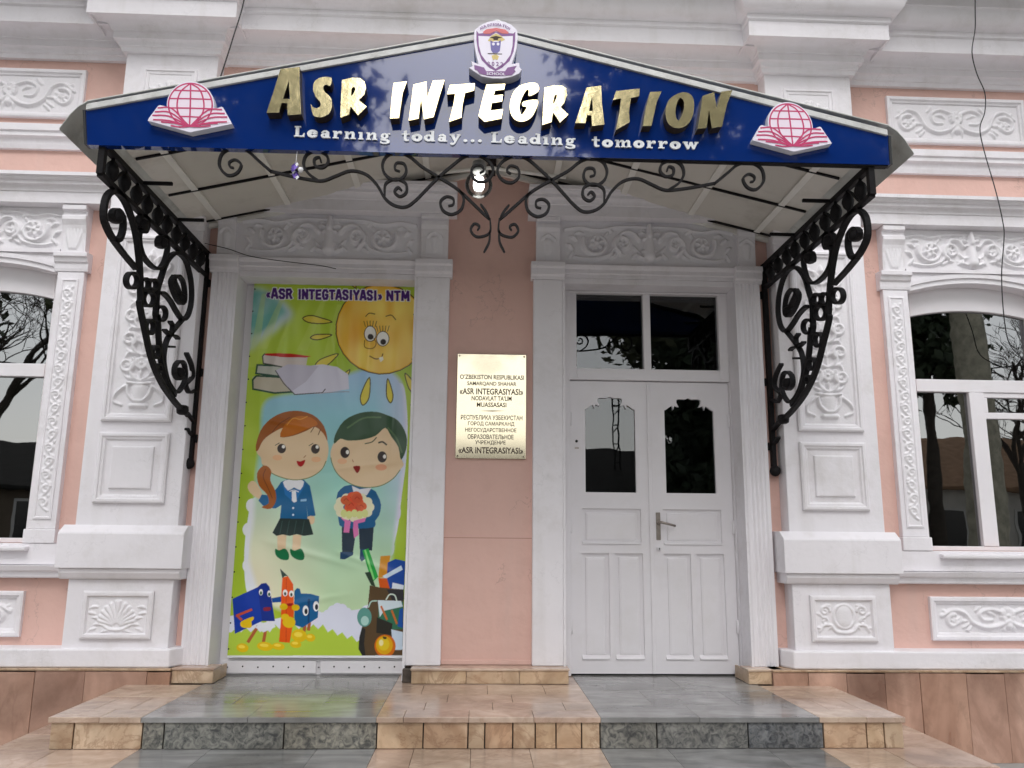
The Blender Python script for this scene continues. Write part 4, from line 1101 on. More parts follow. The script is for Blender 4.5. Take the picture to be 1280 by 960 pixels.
# small serif letters of the motto (units: x-height = 1)
def ring(cx, cz, ro, ri, a0=0, a1=360, sx=1.0, n=14):
    A = [math.radians(a0+(a1-a0)*i/n) for i in range(n+1)]
    return [(cx+sx*ro*math.cos(a), cz+ro*math.sin(a)) for a in A]+[(cx+sx*ri*.62*math.cos(a), cz+ri*math.sin(a)) for a in reversed(A)]
def rect(a, b, c, d): return [(a, c), (b, c), (b, d), (a, d)]
def small(ch):
    S = .27
    if ch == 'L': return [rect(.12, .12+S+.05, 0, 1.42), rect(0, .62, 1.30, 1.43), [(0, 0), (.98, 0), (1.02, .5), (.92, .5), (.8, .16), (0, .14)]], 1.05
    if ch == 'e': return [ring(.5, .5, .54, .24, 25, 335), rect(.28, .98, .44, .60)], 1.02
    if ch == 'a': return [ring(.4, .32, .34, .12, 0, 360), rect(.58, .86, .0, .72), [(.08, .72), (.3, .98), (.6, 1.02), (.86, .8), (.84, .6), (.62, .74), (.4, .82), (.28, .66)], rect(.8, 1.0, 0, .14)], 1.0
    if ch == 'r': return [rect(.1, .1+S+.04, 0, 1), rect(0, .58, 0, .15), rect(0, .2, .86, 1.0), [(.38, .7), (.55, .98), (.8, 1.02), (.9, .84), (.86, .66), (.7, .62), (.58, .74), (.4, .5)]], .92
    if ch == 'n': return [rect(.1, .1+S, 0, 1), rect(0, .48, 0, .15), rect(0, .2, .86, 1.0), [(.36, .72), (.58, 1.0), (.84, 1.0), (.98, .82), (.98, 0), (.70, 0), (.70, .70), (.6, .78), (.37, .55)], rect(.60, 1.1, 0, .15)], 1.12
    if ch == 'm': return [rect(.1, .1+S, 0, 1), rect(0, .46, 0, .15), rect(0, .2, .86, 1.0), [(.36, .72), (.55, 1.0), (.76, 1.0), (.9, .82), (.9, 0), (.63, 0), (.63, .70), (.55, .78), (.37, .55)], rect(.54, .98, 0, .15),
                          [(.9, .72), (1.08, 1.0), (1.3, 1.0), (1.43, .82), (1.43, 0), (1.16, 0), (1.16, .70), (1.08, .78), (.9, .55)], rect(1.07, 1.54, 0, .15)], 1.56
    if ch == 'i': return [rect(.1, .1+S+.03, 0, 1), rect(0, .52, 0, .15), rect(0, .2, .84, 1.0)], .55
    if ch == 'g': return [ring(.45, .62, .38, .18), rect(.7, 1.0, .84, 1.0), [(.14, .28), (.35, .2), (.75, .18), (.98, .0), (.96, -.28), (.7, -.45), (.3, -.46), (.04, -.34), (.02, -.12), (.2, -.02), (.16, -.2), (.4, -.29), (.66, -.26), (.7, -.12), (.5, -.04), (.2, .02), (.06, .14)]], 1.0
    if ch == 't': return [[(.2, 1.36), (.48, 1.42), (.48, .3), (.56, .2), (.72, .22), (.72, .04), (.5, -.02), (.3, .02), (.2, .2)], rect(0, .76, .84, 1.0)], .78
    if ch == 'o': return [ring(.5, .5, .54, .22)], 1.02
    if ch == 'd': return [ring(.42, .48, .48, .24), rect(.66, .95, 0, 1.42), rect(.52, .75, 1.28, 1.42), rect(.86, 1.06, 0, .15)], 1.05
    if ch == 'y': return [[(.05, 1), (.42, 1), (.62, .42), (.82, 1), (1.06, 1), (.56, -.26), (.36, -.46), (.12, -.42), (.06, -.2), (.22, -.12), (.36, -.2), (.46, .02)], rect(0, .5, .88, 1.01), rect(.68, 1.12, .88, 1.01)], 1.1
    if ch == 'w': return [[(.05, 1), (.4, 1), (.52, .48), (.68, 1), (.92, 1), (1.06, .48), (1.22, 1), (1.48, 1), (1.12, 0), (.92, 0), (.76, .5), (.56, 0), (.38, 0)], rect(0, .5, .88, 1.01), rect(1.12, 1.52, .88, 1.01)], 1.52
    if ch == '.': return [ring(.25, .17, .19, .0001)], .5
YM = YF-.010
def word(txt, pxa, pya, pxb, pyb):
    a = np.array(XZ([(pxa, pya)], YM)[0]); b = np.array(XZ([(pxb, pyb)], YM)[0])
    adv = [small(c)[1] for c in txt]; gap = .22
    tot = sum(adv)+gap*(len(txt)-1); L = b[0]-a[0]; sx = L/tot; sz = .0445
    x = 0
    for c, w in zip(txt, adv):
        mb = MB(); base = a+(b-a)*(x/tot)
        for k, poly in enumerate(small(c)[0]):
            mb.prism_y([(base[0]+p[0]*sx, base[1]+p[1]*sz) for p in poly], YM-.0004*k, YF-.0005-.0002*k)
        mb.build('motto_letter', LWHITE, sign)
        x += w+gap
word('Learning', 367.5, 170.5, 487.5, 176); word('today...', 502, 176, 603, 177.5); word('Leading', 614, 178, 719.5, 182); word('tomorrow', 740, 183, 873.5, 186.5)

# globe-over-book emblems
YE = YF-.048
def em(pts): return [(175+x/9.6, 95+y/9.6) for x, y in pts]
def line_poly(pts, w, n=4, closed=False):
    c = catmull(pts, n, closed) if len(pts) > 2 else [np.array(p, float) for p in pts]
    if closed: c = c+[c[0], c[1]]
    Lf, Rt = [], []
    for i in range(len(c)):
        t = c[min(i+1, len(c)-1)]-c[max(i-1, 0)]; t /= np.linalg.norm(t)+1e-9; nn = np.array((-t[1], t[0]))*w/2
        Lf.append(c[i]+nn); Rt.append(c[i]-nn)
    return Lf, Rt
def flat_line(mb, pts, w, y, n=4, closed=False, m=0):
    Lf, Rt = line_poly(pts, w, n, closed); k = len(Lf)
    vs = [(p[0], y, p[1]) for p in Lf]+[(p[0], y, p[1]) for p in Rt]
    mb.add(vs, [(i, i+1, k+i+1, k+i) for i in range(k-1)], m)
def make_emblem():
    root = empty('emblem', (WY(238, 165, YE)[0], YE, WY(238, 165, YE)[2]), sign)
    cir = [(605+285*math.cos(a), 350+285*math.sin(a)) for a in np.linspace(math.radians(175), math.radians(372), 26)]
    outl = [(92, 535), (105, 505), (215, 358), (240, 348), (318, 366)]+cir+[(905, 392), (975, 368), (995, 376), (1104, 575), (600, 676)]
    MB().prism_y(XZ(em(outl), YE), YE, YF-.001, 0, 1).build('emblem_plate', [LILAC, FOAMW], root, bevel=.004)
    MB().prism_y(XZ(em([(605+262*math.cos(a), 350+262*math.sin(a)) for a in np.linspace(0, 2*math.pi, 40)][:-1]), YE), YE-.0012, YE-.0002).build('globe_disc', PINKL, root)
    MB().prism_y(XZ(em([(125, 535), (235, 380), (330, 395), (480, 470), (595, 615)]), YE), YE-.0008, YE-.0001).build('page', PINKL, root)
    MB().prism_y(XZ(em([(1065, 560), (970, 400), (880, 405), (730, 480), (600, 615)]), YE), YE-.0008, YE-.0001).build('page', PINKL, root)
    w = .0085; lines = []
    lines.append(([(605+262*math.cos(a), 348+258*math.sin(a)) for a in np.linspace(0, 2*math.pi, 25)][:-1], True))
    lines.append(([(608, 92), (606, 300), (596, 600)], False))
    lines.append(([(600, 95), (490, 190), (447, 330), (470, 470), (595, 605)], False)); lines.append(([(615, 95), (720, 170), (768, 330), (740, 470), (600, 605)], False))
    for z, a, b in ((178, 415, 800), (275, 352, 856), (388, 350, 862), (490, 470, 735)): lines.append(([(a, z-3), ((a+b)/2, z), (b, z+8)], False))
    for i, (x, z) in enumerate(((212, 385), (178, 432), (150, 474), (160, 526), (255, 552), (370, 596))):
        lines.append(([(x, z), (x+(595-x)*.45, z+8+6*i*.3), (590, 608)], False))
    for i, (x, z) in enumerate(((985, 405), (1020, 452), (1050, 495), (1045, 552), (935, 570), (850, 600))):
        lines.append(([(x, z), (x-(x-600)*.45, z+10), (602, 608)], False))
    for k, (l, cl) in enumerate(lines):
        mb = MB(); flat_line(mb, XZ(em(l), YE), w, YE-.0016-.0001*k, 4, cl); mb.build('emblem_line', MAGE, root, fix=False)
    return root
e1 = make_emblem()
e1['label'] = 'pink globe over open book emblem at the left end of the sign'
dxz = WY(988, 156.5, YE)-WY(238, 131.5, YE)
e2 = e1.copy(); COL.objects.link(e2); e2.location = Vector(e1.location)+Vector((dxz[0], 0, dxz[2]))
e2['label'] = 'pink globe over open book emblem at the right end of the sign'
for ch in list(e1.children):
    c = ch.copy(); COL.objects.link(c); c.parent = e2; c.matrix_parent_inverse = ch.matrix_parent_inverse.copy()

# school crest at the apex
YC = YF-.07
def cr(pts): return [(575+x/10.667, 20+y/10.667) for x, y in pts]
crest = empty('crest', (WY(621, 100, YC)[0], YC, WY(621, 100, YC)[2]), sign)
sh = [(190, 190), (270, 120), (370, 75), (480, 55), (600, 75), (700, 125), (765, 190), (770, 300), (755, 440), (720, 560), (690, 640), (790, 620), (795, 680), (825, 715), (790, 765), (690, 810), (560, 835), (430, 832), (290, 805), (210, 755), (115, 690), (165, 670), (150, 600), (250, 640), (225, 560), (195, 430), (185, 300)]
MB().prism_y(XZ(cr(sh), YC), YC, YF-.001, 0, 1).build('crest_plate', [LILAC, FOAMW], crest, bevel=.003)
def flat(name, pts, m_, lvl, sm=0):
    q = XZ(cr(pts), YC)
    if sm: q = [tuple(p) for p in catmull(q, sm, True)]
    MB().prism_y(q, YC-.0006*lvl-.0004, YC-.0002).build(name, m_, crest)
flat('shield_border', [(220, 195), (250, 235), (480, 210), (710, 235), (738, 210), (735, 330), (715, 470), (660, 600), (560, 690), (475, 735), (390, 690), (290, 590), (240, 460), (218, 320)], PURP, 1)
flat('shield_field', [(245, 268), (400, 275), (480, 225), (560, 275), (705, 268), (700, 400), (672, 520), (600, 620), (475, 705), (360, 620), (285, 520), (252, 400)], LILAC, 2)
flat('red_arch', [(305, 215), (350, 180), (480, 160), (600, 182), (650, 220), (640, 240), (560, 235), (480, 200), (400, 238), (320, 240)], CRIMP, 3)
flat('gold_glow', [(370, 330), (420, 265), (480, 235), (545, 265), (600, 320), (545, 345), (480, 330), (415, 350)], GOLDP, 3)
flat('owl', [(405, 325), (440, 350), (510, 350), (545, 325), (540, 400), (530, 470), (500, 495), (440, 495), (415, 460), (408, 400)], OWLB, 4)
flat('graduation_cap', [(395, 290), (480, 270), (560, 290), (510, 302), (505, 322), (448, 322), (445, 302)], ENGR, 5)
for x in (445, 507): flat('owl_eye', [(x+20*math.cos(a), 378+20*math.sin(a)) for a in np.linspace(0, 6.28, 9)[:-1]], LILAC, 5)
flat('branch', [(370, 498), (560, 505), (560, 515), (370, 510)], ENGR, 4)
flat('gold_star', [(420, 530), (480, 515), (520, 540), (500, 590), (470, 580), (440, 592)], GOLDP, 4)
flat('ribbon', [(190, 655), (320, 690), (350, 740), (600, 740), (635, 690), (755, 668), (720, 715), (740, 740), (690, 790), (560, 800), (400, 800), (260, 770), (230, 725), (195, 712)], PURP, 4)
def ctext(body, x0, x1, z, h, m_, rot=0, lvl=6):
    a, b = XZ(cr([(x0, z), (x1, z)]), YC)
    text_mesh('crest_lettering', body, m_, crest, a[0], b[0], a[1], YC-.0006*lvl-.001, h, .02, rot=rot)
ctext('SCHOOL', 355, 605, 772, .017, LILAC)
ctext('2 0 2 2', 365, 575, 640, .026, PURP, lvl=4)
wa = [(285, 165, .62), (345, 140, .42), (405, 125, .25), (465, 118, .05), (525, 122, -.12), (585, 138, -.3), (640, 165, -.5)]
for t, (x, z, r) in zip(('AS', 'R I', 'NT', 'EG', 'RA', 'TI', 'ON'), wa): ctext(t, x-26, x+30, z, .017, PURP, r)

# ================================================================== BRASS PLAQUE
YP = -.022
pl = empty('brass_plaque', (.09, YP, 1.575))
tag(pl, 'polished brass plaque with engraved school name on the pink pier between the doors', 'plaque')
PX0, PX1, PZ0, PZ1 = -.175, .356, 1.576, 2.381
MB().box(PX0, PX1, YP, -.001, PZ0, PZ1).build('plate', BRASS, pl, bevel=.004)
lines = [('O’ZBEKISTON RESPUBLIKASI', 575, 655, 471.5, 5.2), ('SAMARQAND SHAHAR', 584, 645.5, 480, 5.2), ('«ASR INTEGRASIYASI»', 574.5, 654, 489.5, 7), ('NODAVLAT TA’LIM', 589.5, 639.5, 498, 5.2), ('MUASSASASI', 596, 633, 506, 5.2),
         ('РЕСПУБЛИКА УЗБЕКИСТАН', 576, 653, 522, 5.4), ('ГОРОД САМАРКАНД', 585, 643, 530, 5.2), ('НЕГОСУДАРСТВЕННОЕ', 581.5, 645.5, 538, 5.2), ('ОБРАЗОВАТЕЛЬНОЕ', 584.5, 642, 546, 5.2), ('УЧРЕЖДЕНИЕ', 594, 632, 553.5, 5.2), ('«ASR INTEGRASIYASI»', 573, 654, 563, 7)]
for body, a, b, zc, hh in lines:
    p, q = XZ([(a, zc), (b, zc)], YP)
    text_mesh('engraved_line', body, ENGR, pl, p[0], q[0], (p[1]+q[1])/2, YP-.0006, hh*.0068, .022 if hh > 6 else .020)
p, q = XZ([(600, 513.5), (631, 513.5)], YP)
MB().prism_y([(p[0], p[1]), ((p[0]+q[0])/2, p[1]-.004), (q[0], q[1]), ((p[0]+q[0])/2, p[1]+.004)], YP-.0008, YP-.0001).build('divider', ENGR, pl)
for x in (PX0+.018, PX1-.018):
    for z in (PZ0+.018, PZ1-.018): MB().ball((x, YP-.001, z), .007, n=8).build('screw', BRASS, pl)

# ================================================================== LAMP UNDER THE CANOPY
YLM = -1.0
lc = WY(598.5, 231, YLM)
lamp = empty('canopy_lamp', (lc[0], YLM, lc[2]))
tag(lamp, 'round clear glass globe lamp, lit, hanging under the canopy ridge', 'lamp')
GL2 = glass_mat('globe_glass', 1.35, (.93, .94, .93), .05)
MB().lathe([(.03, .095)]+[(.092*math.sin(math.pi*i/12), .092*math.cos(math.pi*i/12)) for i in range(2, 12)]+[(.004, -.092)], (lc[0], YLM, lc[2]), 20).build('glass_globe', GL2, lamp, smooth=True)
MB().lathe([(.012, .055), (.03, .05), (.036, .03), (.036, -.015), (.028, -.034), (.004, -.045)], (lc[0], YLM, lc[2]), 14).build('bulb', mat('lit_bulb', (.9, .9, .9), .4, emit=(1, .97, .93), estr=6), lamp, smooth=True)
MB().lathe([(.045, .085), (.05, .10), (.045, .16), (.02, .17)], (lc[0], YLM, lc[2]), 14).build('lamp_holder', mat('grey_plastic', (.35, .36, .35), .5), lamp, smooth=True)
MB().tube([(lc[0], YLM, lc[2]+.16), (lc[0]*.5+XM*.5, YLM, lc[2]+.3), (XM, YLM, ZA-.06)], .010, 8).build('rod', BATT, lamp, smooth=True)

# small hanging ornament on the left scroll
oc = WY(369, 214, -1.82)
orn = empty('hanging_ornament', (oc[0], -1.82, oc[2]))
tag(orn, 'tiny purple and white ornament hanging from the left scrollwork under the sign', 'ornament')
VIO = mat('violet_foil', (.10, .05, .30), .3, metal=.4)
for k in range(7):
    a = k*.9; r = .02+.008*(k % 3)
    c = (oc[0]+.012*math.cos(a), -1.82+.012*math.sin(a), oc[2]-.035+k*.012)
    MB().add([(c[0]-r*.5, c[1], c[2]), (c[0], c[1]-r*.4, c[2]-r), (c[0]+r*.6, c[1], c[2]), (c[0], c[1]+r*.4, c[2]+r*.8), (c[0], c[1]+.008, c[2]), (c[0], c[1]-.008, c[2])],
             [(0, 1, 5), (1, 2, 5), (2, 3, 5), (3, 0, 5), (1, 0, 4), (2, 1, 4), (3, 2, 4), (0, 3, 4)]).build('foil_leaf', VIO if k % 3 else WHITP, orn)
MB().ball((oc[0]+.03, -1.822, oc[2]+.008), .016, n=8).build('white_bead', WHITP, orn, smooth=True)
MB().tube([(oc[0], -1.82, oc[2]+.04), (oc[0], -1.80, oc[2]+.14)], .0015, 5).build('thread', WHITP, orn)

# ================================================================== CABLES
def cable(pxs, Ys, r, label, m_=RUBB, n=5):
    Ys = Ys if hasattr(Ys, '__len__') else [Ys]*len(pxs)
    pts = catmull([WY(p[0], p[1], y) for p, y in zip(pxs, Ys)], n)
    o = MB().tube(pts, r, 6).build('cable', m_, smooth=True)
    return tag(o, label, 'cable')
cable([(1221, -90), (1219, 0), (1219, 35), (1215, 65), (1221, 92), (1231, 116), (1231, 140), (1225, 160), (1230, 188), (1245, 240), (1254, 280), (1255, 300), (1252, 345), (1255, 396), (1262, 430), (1280, 450)],
      [-.74, -.60, -.52, -.48, -.36, -.22, -.2, -.2, -.2, -.24, -.25, -.24, -.16, -.09, -.07, -.02], .0042, 'thin black cable hanging down the facade in front of the right window')
cable([(312, -60), (305, 0), (292, 45), (277, 92), (268, 118)], [-.74, -.62, -.6, -.6, -.6], .005, 'thin black cable running down from the cornice behind the sign, upper left')
cable([(255, 304), (285, 311), (312, 320), (350, 326), (400, 332), (420, 336)], [-.10, -.13, -.115, -.078, -.075, -.075], .0032, 'thin black cable along the lintel above the cartoon banner')
# ================================================================== PRINTED BANNER
YB = .165
BX0, BX1, BZ0, BZ1 = -1.800, -.524, .125, 2.992
NXB, NZB, SS = 360, 810, 2
class Canvas:
    def __init__(s):
        s.w, s.h = NXB*SS, NZB*SS
        s.a = np.zeros((s.h, s.w, 3))
        jj, ii = np.mgrid[0:s.h, 0:s.w]
        s.U = (ii+.5)/s.w; s.V = (jj+.5)/s.h                       # v up
    def uv(s, pts):
        q = np.array(XZ(pts, YB)); return np.stack([(q[:, 0]-BX0)/(BX1-BX0)*s.w, (q[:, 1]-BZ0)/(BZ1-BZ0)*s.h], 1)
    def mask(s, q):
        x0, x1 = int(max(0, q[:, 0].min()-1)), int(min(s.w, q[:, 0].max()+2)); y0, y1 = int(max(0, q[:, 1].min()-1)), int(min(s.h, q[:, 1].max()+2))
        if x1 <= x0 or y1 <= y0: return None
        X, Y = np.meshgrid(np.arange(x0, x1)+.5, np.arange(y0, y1)+.5); ins = np.zeros(X.shape, bool)
        for (ax, ay), (bx, by) in zip(q, np.roll(q, -1, 0)):
            if ay == by: continue
            c = ((ay > Y) != (by > Y)) & (X < (bx-ax)*(Y-ay)/(by-ay)+ax); ins ^= c
        return x0, x1, y0, y1, ins
    def fill(s, pts, col, sm=0, alpha=1.0):
        if sm: pts = catmull(pts, sm, True)
        m_ = s.mask(s.uv(pts))
        if m_ is None: return
        x0, x1, y0, y1, ins = m_
        sub = s.a[y0:y1, x0:x1]; c = np.array(srgb(*col)); sub[ins] = sub[ins]*(1-alpha)+c*alpha
    def grad(s, pts, c0, c1, axis=(0, 1), sm=0):
        if sm: pts = catmull(pts, sm, True)
        m_ = s.mask(s.uv(pts))
        if m_ is None: return
        x0, x1, y0, y1, ins = m_
        X, Y = np.meshgrid(np.linspace(0, 1, x1-x0), np.linspace(0, 1, y1-y0)); t = np.clip(X*axis[0]+Y*axis[1], 0, 1)[ins][:, None]
        s.a[y0:y1, x0:x1][ins] = np.array(srgb(*c0))*(1-t)+np.array(srgb(*c1))*t
    def line(s, pts, w, col, sm=4, closed=False):
        c = catmull(pts, sm, closed) if sm and len(pts) > 2 else [np.array(p, float) for p in pts]
        if closed: c.append(c[0])
        for a, b in zip(c[:-1], c[1:]):
            d = b-a; L = np.linalg.norm(d)+1e-9; d = d/L; n_ = np.array((-d[1], d[0]))*w/2; e = d*w*.3
            s.fill([a+n_-e, b+n_+e, b-n_+e, a-n_-e], col)
    def oval(s, cx, cy, rx, ry, col, rot=0, alpha=1.0, out=None, ow=1.0):
        pts = []
        for a in np.linspace(0, 2*math.pi, 28)[:-1]:
            x, y = rx*math.cos(a), ry*math.sin(a); pts.append((cx+x*math.cos(rot)-y*math.sin(rot), cy+x*math.sin(rot)+y*math.cos(rot)))
        s.fill(pts, col, 0, alpha)
        if out: s.line(pts, ow, out, 0, True)
C = Canvas()
def noise2(w, h, cells, seed):
    r = np.random.default_rng(seed); g_ = r.random((cells[1]+2, cells[0]+2))
    x = np.linspace(0, cells[0], w); y = np.linspace(0, cells[1], h); xi, yi = x.astype(int), y.astype(int)
    fx, fy = x-xi, y-yi; fx = fx*fx*(3-2*fx); fy = fy*fy*(3-2*fy); fx = fx[None, :]; fy = fy[:, None]
    A = g_[np.ix_(yi, xi)]; B = g_[np.ix_(yi, xi+1)]; D = g_[np.ix_(yi+1, xi)]; E_ = g_[np.ix_(yi+1, xi+1)]
    return (A*(1-fx)+B*fx)*(1-fy)+(D*(1-fx)+E_*fx)*fy
# lime ground
t = noise2(C.w, C.h, (5, 9), 1)[..., None]
C.a[:] = np.array(srgb(152, 180, 52))*(1-t)+np.array(srgb(184, 206, 88))*t
z8 = lambda pts: [(275+x/4.365, 340+y/4.365) for x, y in pts]
# watercolour patch upper left and light rays
def blur(a, n):
    for ax in (0, 1):
        k = np.cumsum(np.pad(a, [(n, n+1) if i == ax else (0, 0) for i in range(2)], mode='edge'), ax)
        a = (np.take(k, np.arange(2*n, 2*n+a.shape[ax]), ax)-np.take(k, np.arange(0, a.shape[ax]), ax))/(2*n)
    return a
def soft(pts, col, n, alpha):
    full = np.zeros((C.h, C.w)); m_ = C.mask(C.uv(catmull(pts, 4, True))); x0, x1, y0, y1, ins = m_
    full[y0:y1, x0:x1] = ins; full = blur(blur(full, n), n)*(.55+.9*noise2(C.w, C.h, (16, 34), int(n)+40))
    w_ = np.clip(full, 0, 1)[..., None]*alpha; C.a[:] = C.a*(1-w_)+np.array(srgb(*col))*w_
soft(z8([(185, 90), (300, 125), (385, 210), (385, 260), (330, 300), (250, 360), (160, 425), (150, 250)]), (200, 216, 224), 16, .9)
soft(z8([(180, 105), (290, 130), (360, 205), (350, 240), (270, 300), (165, 350), (170, 240)]), (104, 172, 164), 12, .9)
for a, b in (((230, 120), (150, 520)), ((330, 150), (200, 420)), ((640, 180), (560, 480)), ((560, 150), (420, 430))):
    C.fill(z8([a, (a[0]+22, a[1]), (b[0]+60, b[1]), b]), (198, 214, 112), 0, .35)
# pale watercolour field behind the children
field = [(330, 505), (352, 494), (392, 488), (430, 470), (470, 458), (494, 468), (505, 490), (506, 560), (500, 610), (494, 660), (490, 700), (470, 770), (440, 768), (400, 770), (360, 765), (330, 750), (318, 720), (312, 690), (318, 650), (320, 600), (326, 550)]
C.fill([(318, 622), (340, 640), (340, 770), (320, 760), (308, 735), (306, 690), (310, 650)], (232, 236, 242), 4)
C.fill([(488, 500), (503, 480), (509, 520), (508, 570), (502, 620), (496, 665), (486, 690), (480, 600)], (226, 226, 240), 4)
for k in range(9): C.oval(316+5*math.sin(k*2.1), 632+k*15, 8, 9, (234, 236, 240))
for k in range(8): C.oval(503-1.9*k+3*math.sin(k*1.7), 530+k*22, 5, 11, (222, 218, 236))
m_ = C.mask(C.uv(catmull(field, 4, True)))
x0, x1, y0, y1, ins = m_
v = np.linspace(0, 1, y1-y0)[:, None]; u = np.linspace(0, 1, x1-x0)[None, :]
stops = [(0, (196, 218, 176)), (.25, (186, 216, 184)), (.5, (164, 212, 198)), (.78, (150, 200, 210)), (1, (170, 200, 232))]
colr = np.stack([np.interp(v[:, 0], [s_[0] for s_ in stops], [srgb(*s_[1])[c] for s_ in stops]) for c in range(3)], -1)[:, None, :]*np.ones((1, x1-x0, 1))
cream = np.clip((.62-v)*2.0, 0, 1)*np.clip((.55-u)*2.2, 0, 1); colr = colr*(1-cream[..., None])+np.array(srgb(238, 230, 202))*cream[..., None]
lil = np.clip((u-.78)*4, 0, 1)*np.clip((v-.25)*3, 0, 1); colr = colr*(1-lil[..., None])+np.array(srgb(206, 212, 236))*lil[..., None]
colr *= (.92+.16*noise2(C.w, C.h, (7, 14), 4)[y0:y1, x0:x1])[..., None]
fm = ins.astype(float)
fm = np.clip(blur(blur(fm, 14), 14)*1.5-.3, 0, 1)[..., None]
C.a[y0:y1, x0:x1] = C.a[y0:y1, x0:x1]*(1-fm)+colr*fm
# grass at the foot with a white fringe
C.fill([(283, 825), (283, 775), (300, 770), (330, 778), (350, 772), (400, 776), (416, 781), (440, 790), (456, 800), (470, 825)], (226, 228, 240), 3)
for k in range(14): C.oval(392+k*6.0, 768+6*math.sin(k*.9), 7, 9, (224, 226, 240))
C.fill([(380, 772), (430, 764), (484, 762), (486, 812), (440, 802), (380, 792)], (224, 226, 240), 2)
gr_ = [(283, 826), (283, 790)]+[(290+i*6, 790+(-6 if i % 2 else 0)-(4 if 8 < i < 20 else 0)+max(0, i-20)*2.0) for i in range(30)]+[(480, 826)]
C.fill(gr_, (180, 204, 84))
# ---- sun with a smiling face
sunc = (477, 412); 
for a, L, wd, r_ in ((188, 44, 7, 62), (173, 32, 5, 62), (150, 40, 8, 62), (128, 26, 5, 64), (104, 42, 8, 62), (83, 36, 6, 62), (62, 34, 7, 62), (215, 30, 6, 62), (238, 24, 5, 60), (262, 22, 5, 60), (290, 22, 5, 60)):
    an = math.radians(a); bx_, by_ = sunc[0]+r_*math.cos(an), sunc[1]+r_*math.sin(an); ex, ey = sunc[0]+(r_+L*.85)*math.cos(an), sunc[1]+(r_+L*.85)*math.sin(an)
    wd *= .68; nx_, ny_ = -math.sin(an)*wd, math.cos(an)*wd; mx_, my_ = bx_+(ex-bx_)*.68, by_+(ey-by_)*.68
    pet = [(bx_, by_), (mx_+nx_, my_+ny_), (ex, ey), (mx_-nx_, my_-ny_)]
    C.fill(pet, (218, 202, 92), 4); C.line(pet, 1.3, (58, 54, 26), 4, True)
C.oval(sunc[0], sunc[1], 57, 56, (232, 178, 44), 0, 1, (70, 54, 18), 1.4)
m_ = C.mask(C.uv([(sunc[0]+55*math.cos(a), sunc[1]+54*math.sin(a)) for a in np.linspace(0, 6.283, 40)[:-1]]))
x0, x1, y0, y1, ins = m_
nn = noise2(x1-x0, y1-y0, (9, 4), 8)[..., None]*.8+noise2(x1-x0, y1-y0, (3, 5), 9)[..., None]*.4
cc = np.array(srgb(222, 160, 54))*(1-np.clip(nn, 0, 1))+np.array(srgb(246, 220, 122))*np.clip(nn, 0, 1); C.a[y0:y1, x0:x1][ins] = cc[ins]
for x, y, w_, h_ in ((820, 340, 32, 42), (888, 366, 34, 40)):
    p = z8([(x, y)])[0]; C.oval(p[0], p[1], w_/4.365, h_/4.365, (240, 238, 232), 0, 1, (60, 40, 20), 1.0)
    C.oval(p[0]+.5, p[1]+4, 3.6, 3.6, (40, 30, 28)); 
    for k in range(5): C.line([(p[0]-6+3*k, p[1]-9), (p[0]-8+4*k, p[1]-16)], .8, (50, 36, 18), 0)
C.line(z8([(795, 245), (815, 228), (845, 232)]), 1.2, (70, 48, 16)); C.line(z8([(905, 245), (935, 238), (958, 262)]), 1.2, (70, 48, 16))
C.line(z8([(790, 375), (790, 410), (815, 422), (840, 415), (852, 390), (840, 365)]), 1.1, (120, 80, 20)); C.line(z8([(818, 462), (850, 476), (880, 468), (888, 448)]), 1.3, (90, 40, 16))
C.fill(z8([(866, 470), (888, 462), (892, 480), (876, 494)]), (244, 240, 226))
# ---- stack of books with an open page
bk = (54, 62, 48)
C.fill(z8([(180, 575), (200, 565), (330, 560), (400, 600), (395, 655), (300, 662), (185, 645)]), (190, 182, 164)); C.line(z8([(325, 575), (200, 568), (180, 590), (182, 640), (300, 662), (400, 655)]), 2.2, (24, 70, 50), 0)
C.fill(z8([(200, 512), (340, 515), (380, 560), (320, 570), (205, 558)]), (184, 186, 176)); C.line(z8([(345, 516), (205, 508), (198, 555), (330, 572)]), 2.2, (30, 72, 52), 0)
C.fill(z8([(238, 452), (480, 462), (470, 520), (345, 520), (240, 500)]), (206, 196, 190)); C.fill(z8([(240, 446), (380, 446), (500, 462), (470, 468), (330, 466), (250, 456)]), (186, 44, 36))
C.line(z8([(245, 448), (234, 462), (238, 500), (340, 520)]), 1.6, bk, 0)
C.fill(z8([(305, 540), (370, 505), (480, 515), (560, 505), (640, 520), (700, 560), (705, 640), (560, 665), (410, 670), (350, 600)]), (214, 212, 226)); C.fill(z8([(305, 540), (370, 505), (540, 515), (470, 600), (390, 655)]), (196, 192, 206))
C.line(z8([(305, 540), (350, 610), (410, 670), (560, 660), (575, 640)]), 1.2, (66, 62, 70), 0); C.line(z8([(560, 662), (640, 656), (705, 655)]), .9, (150, 146, 160), 0)
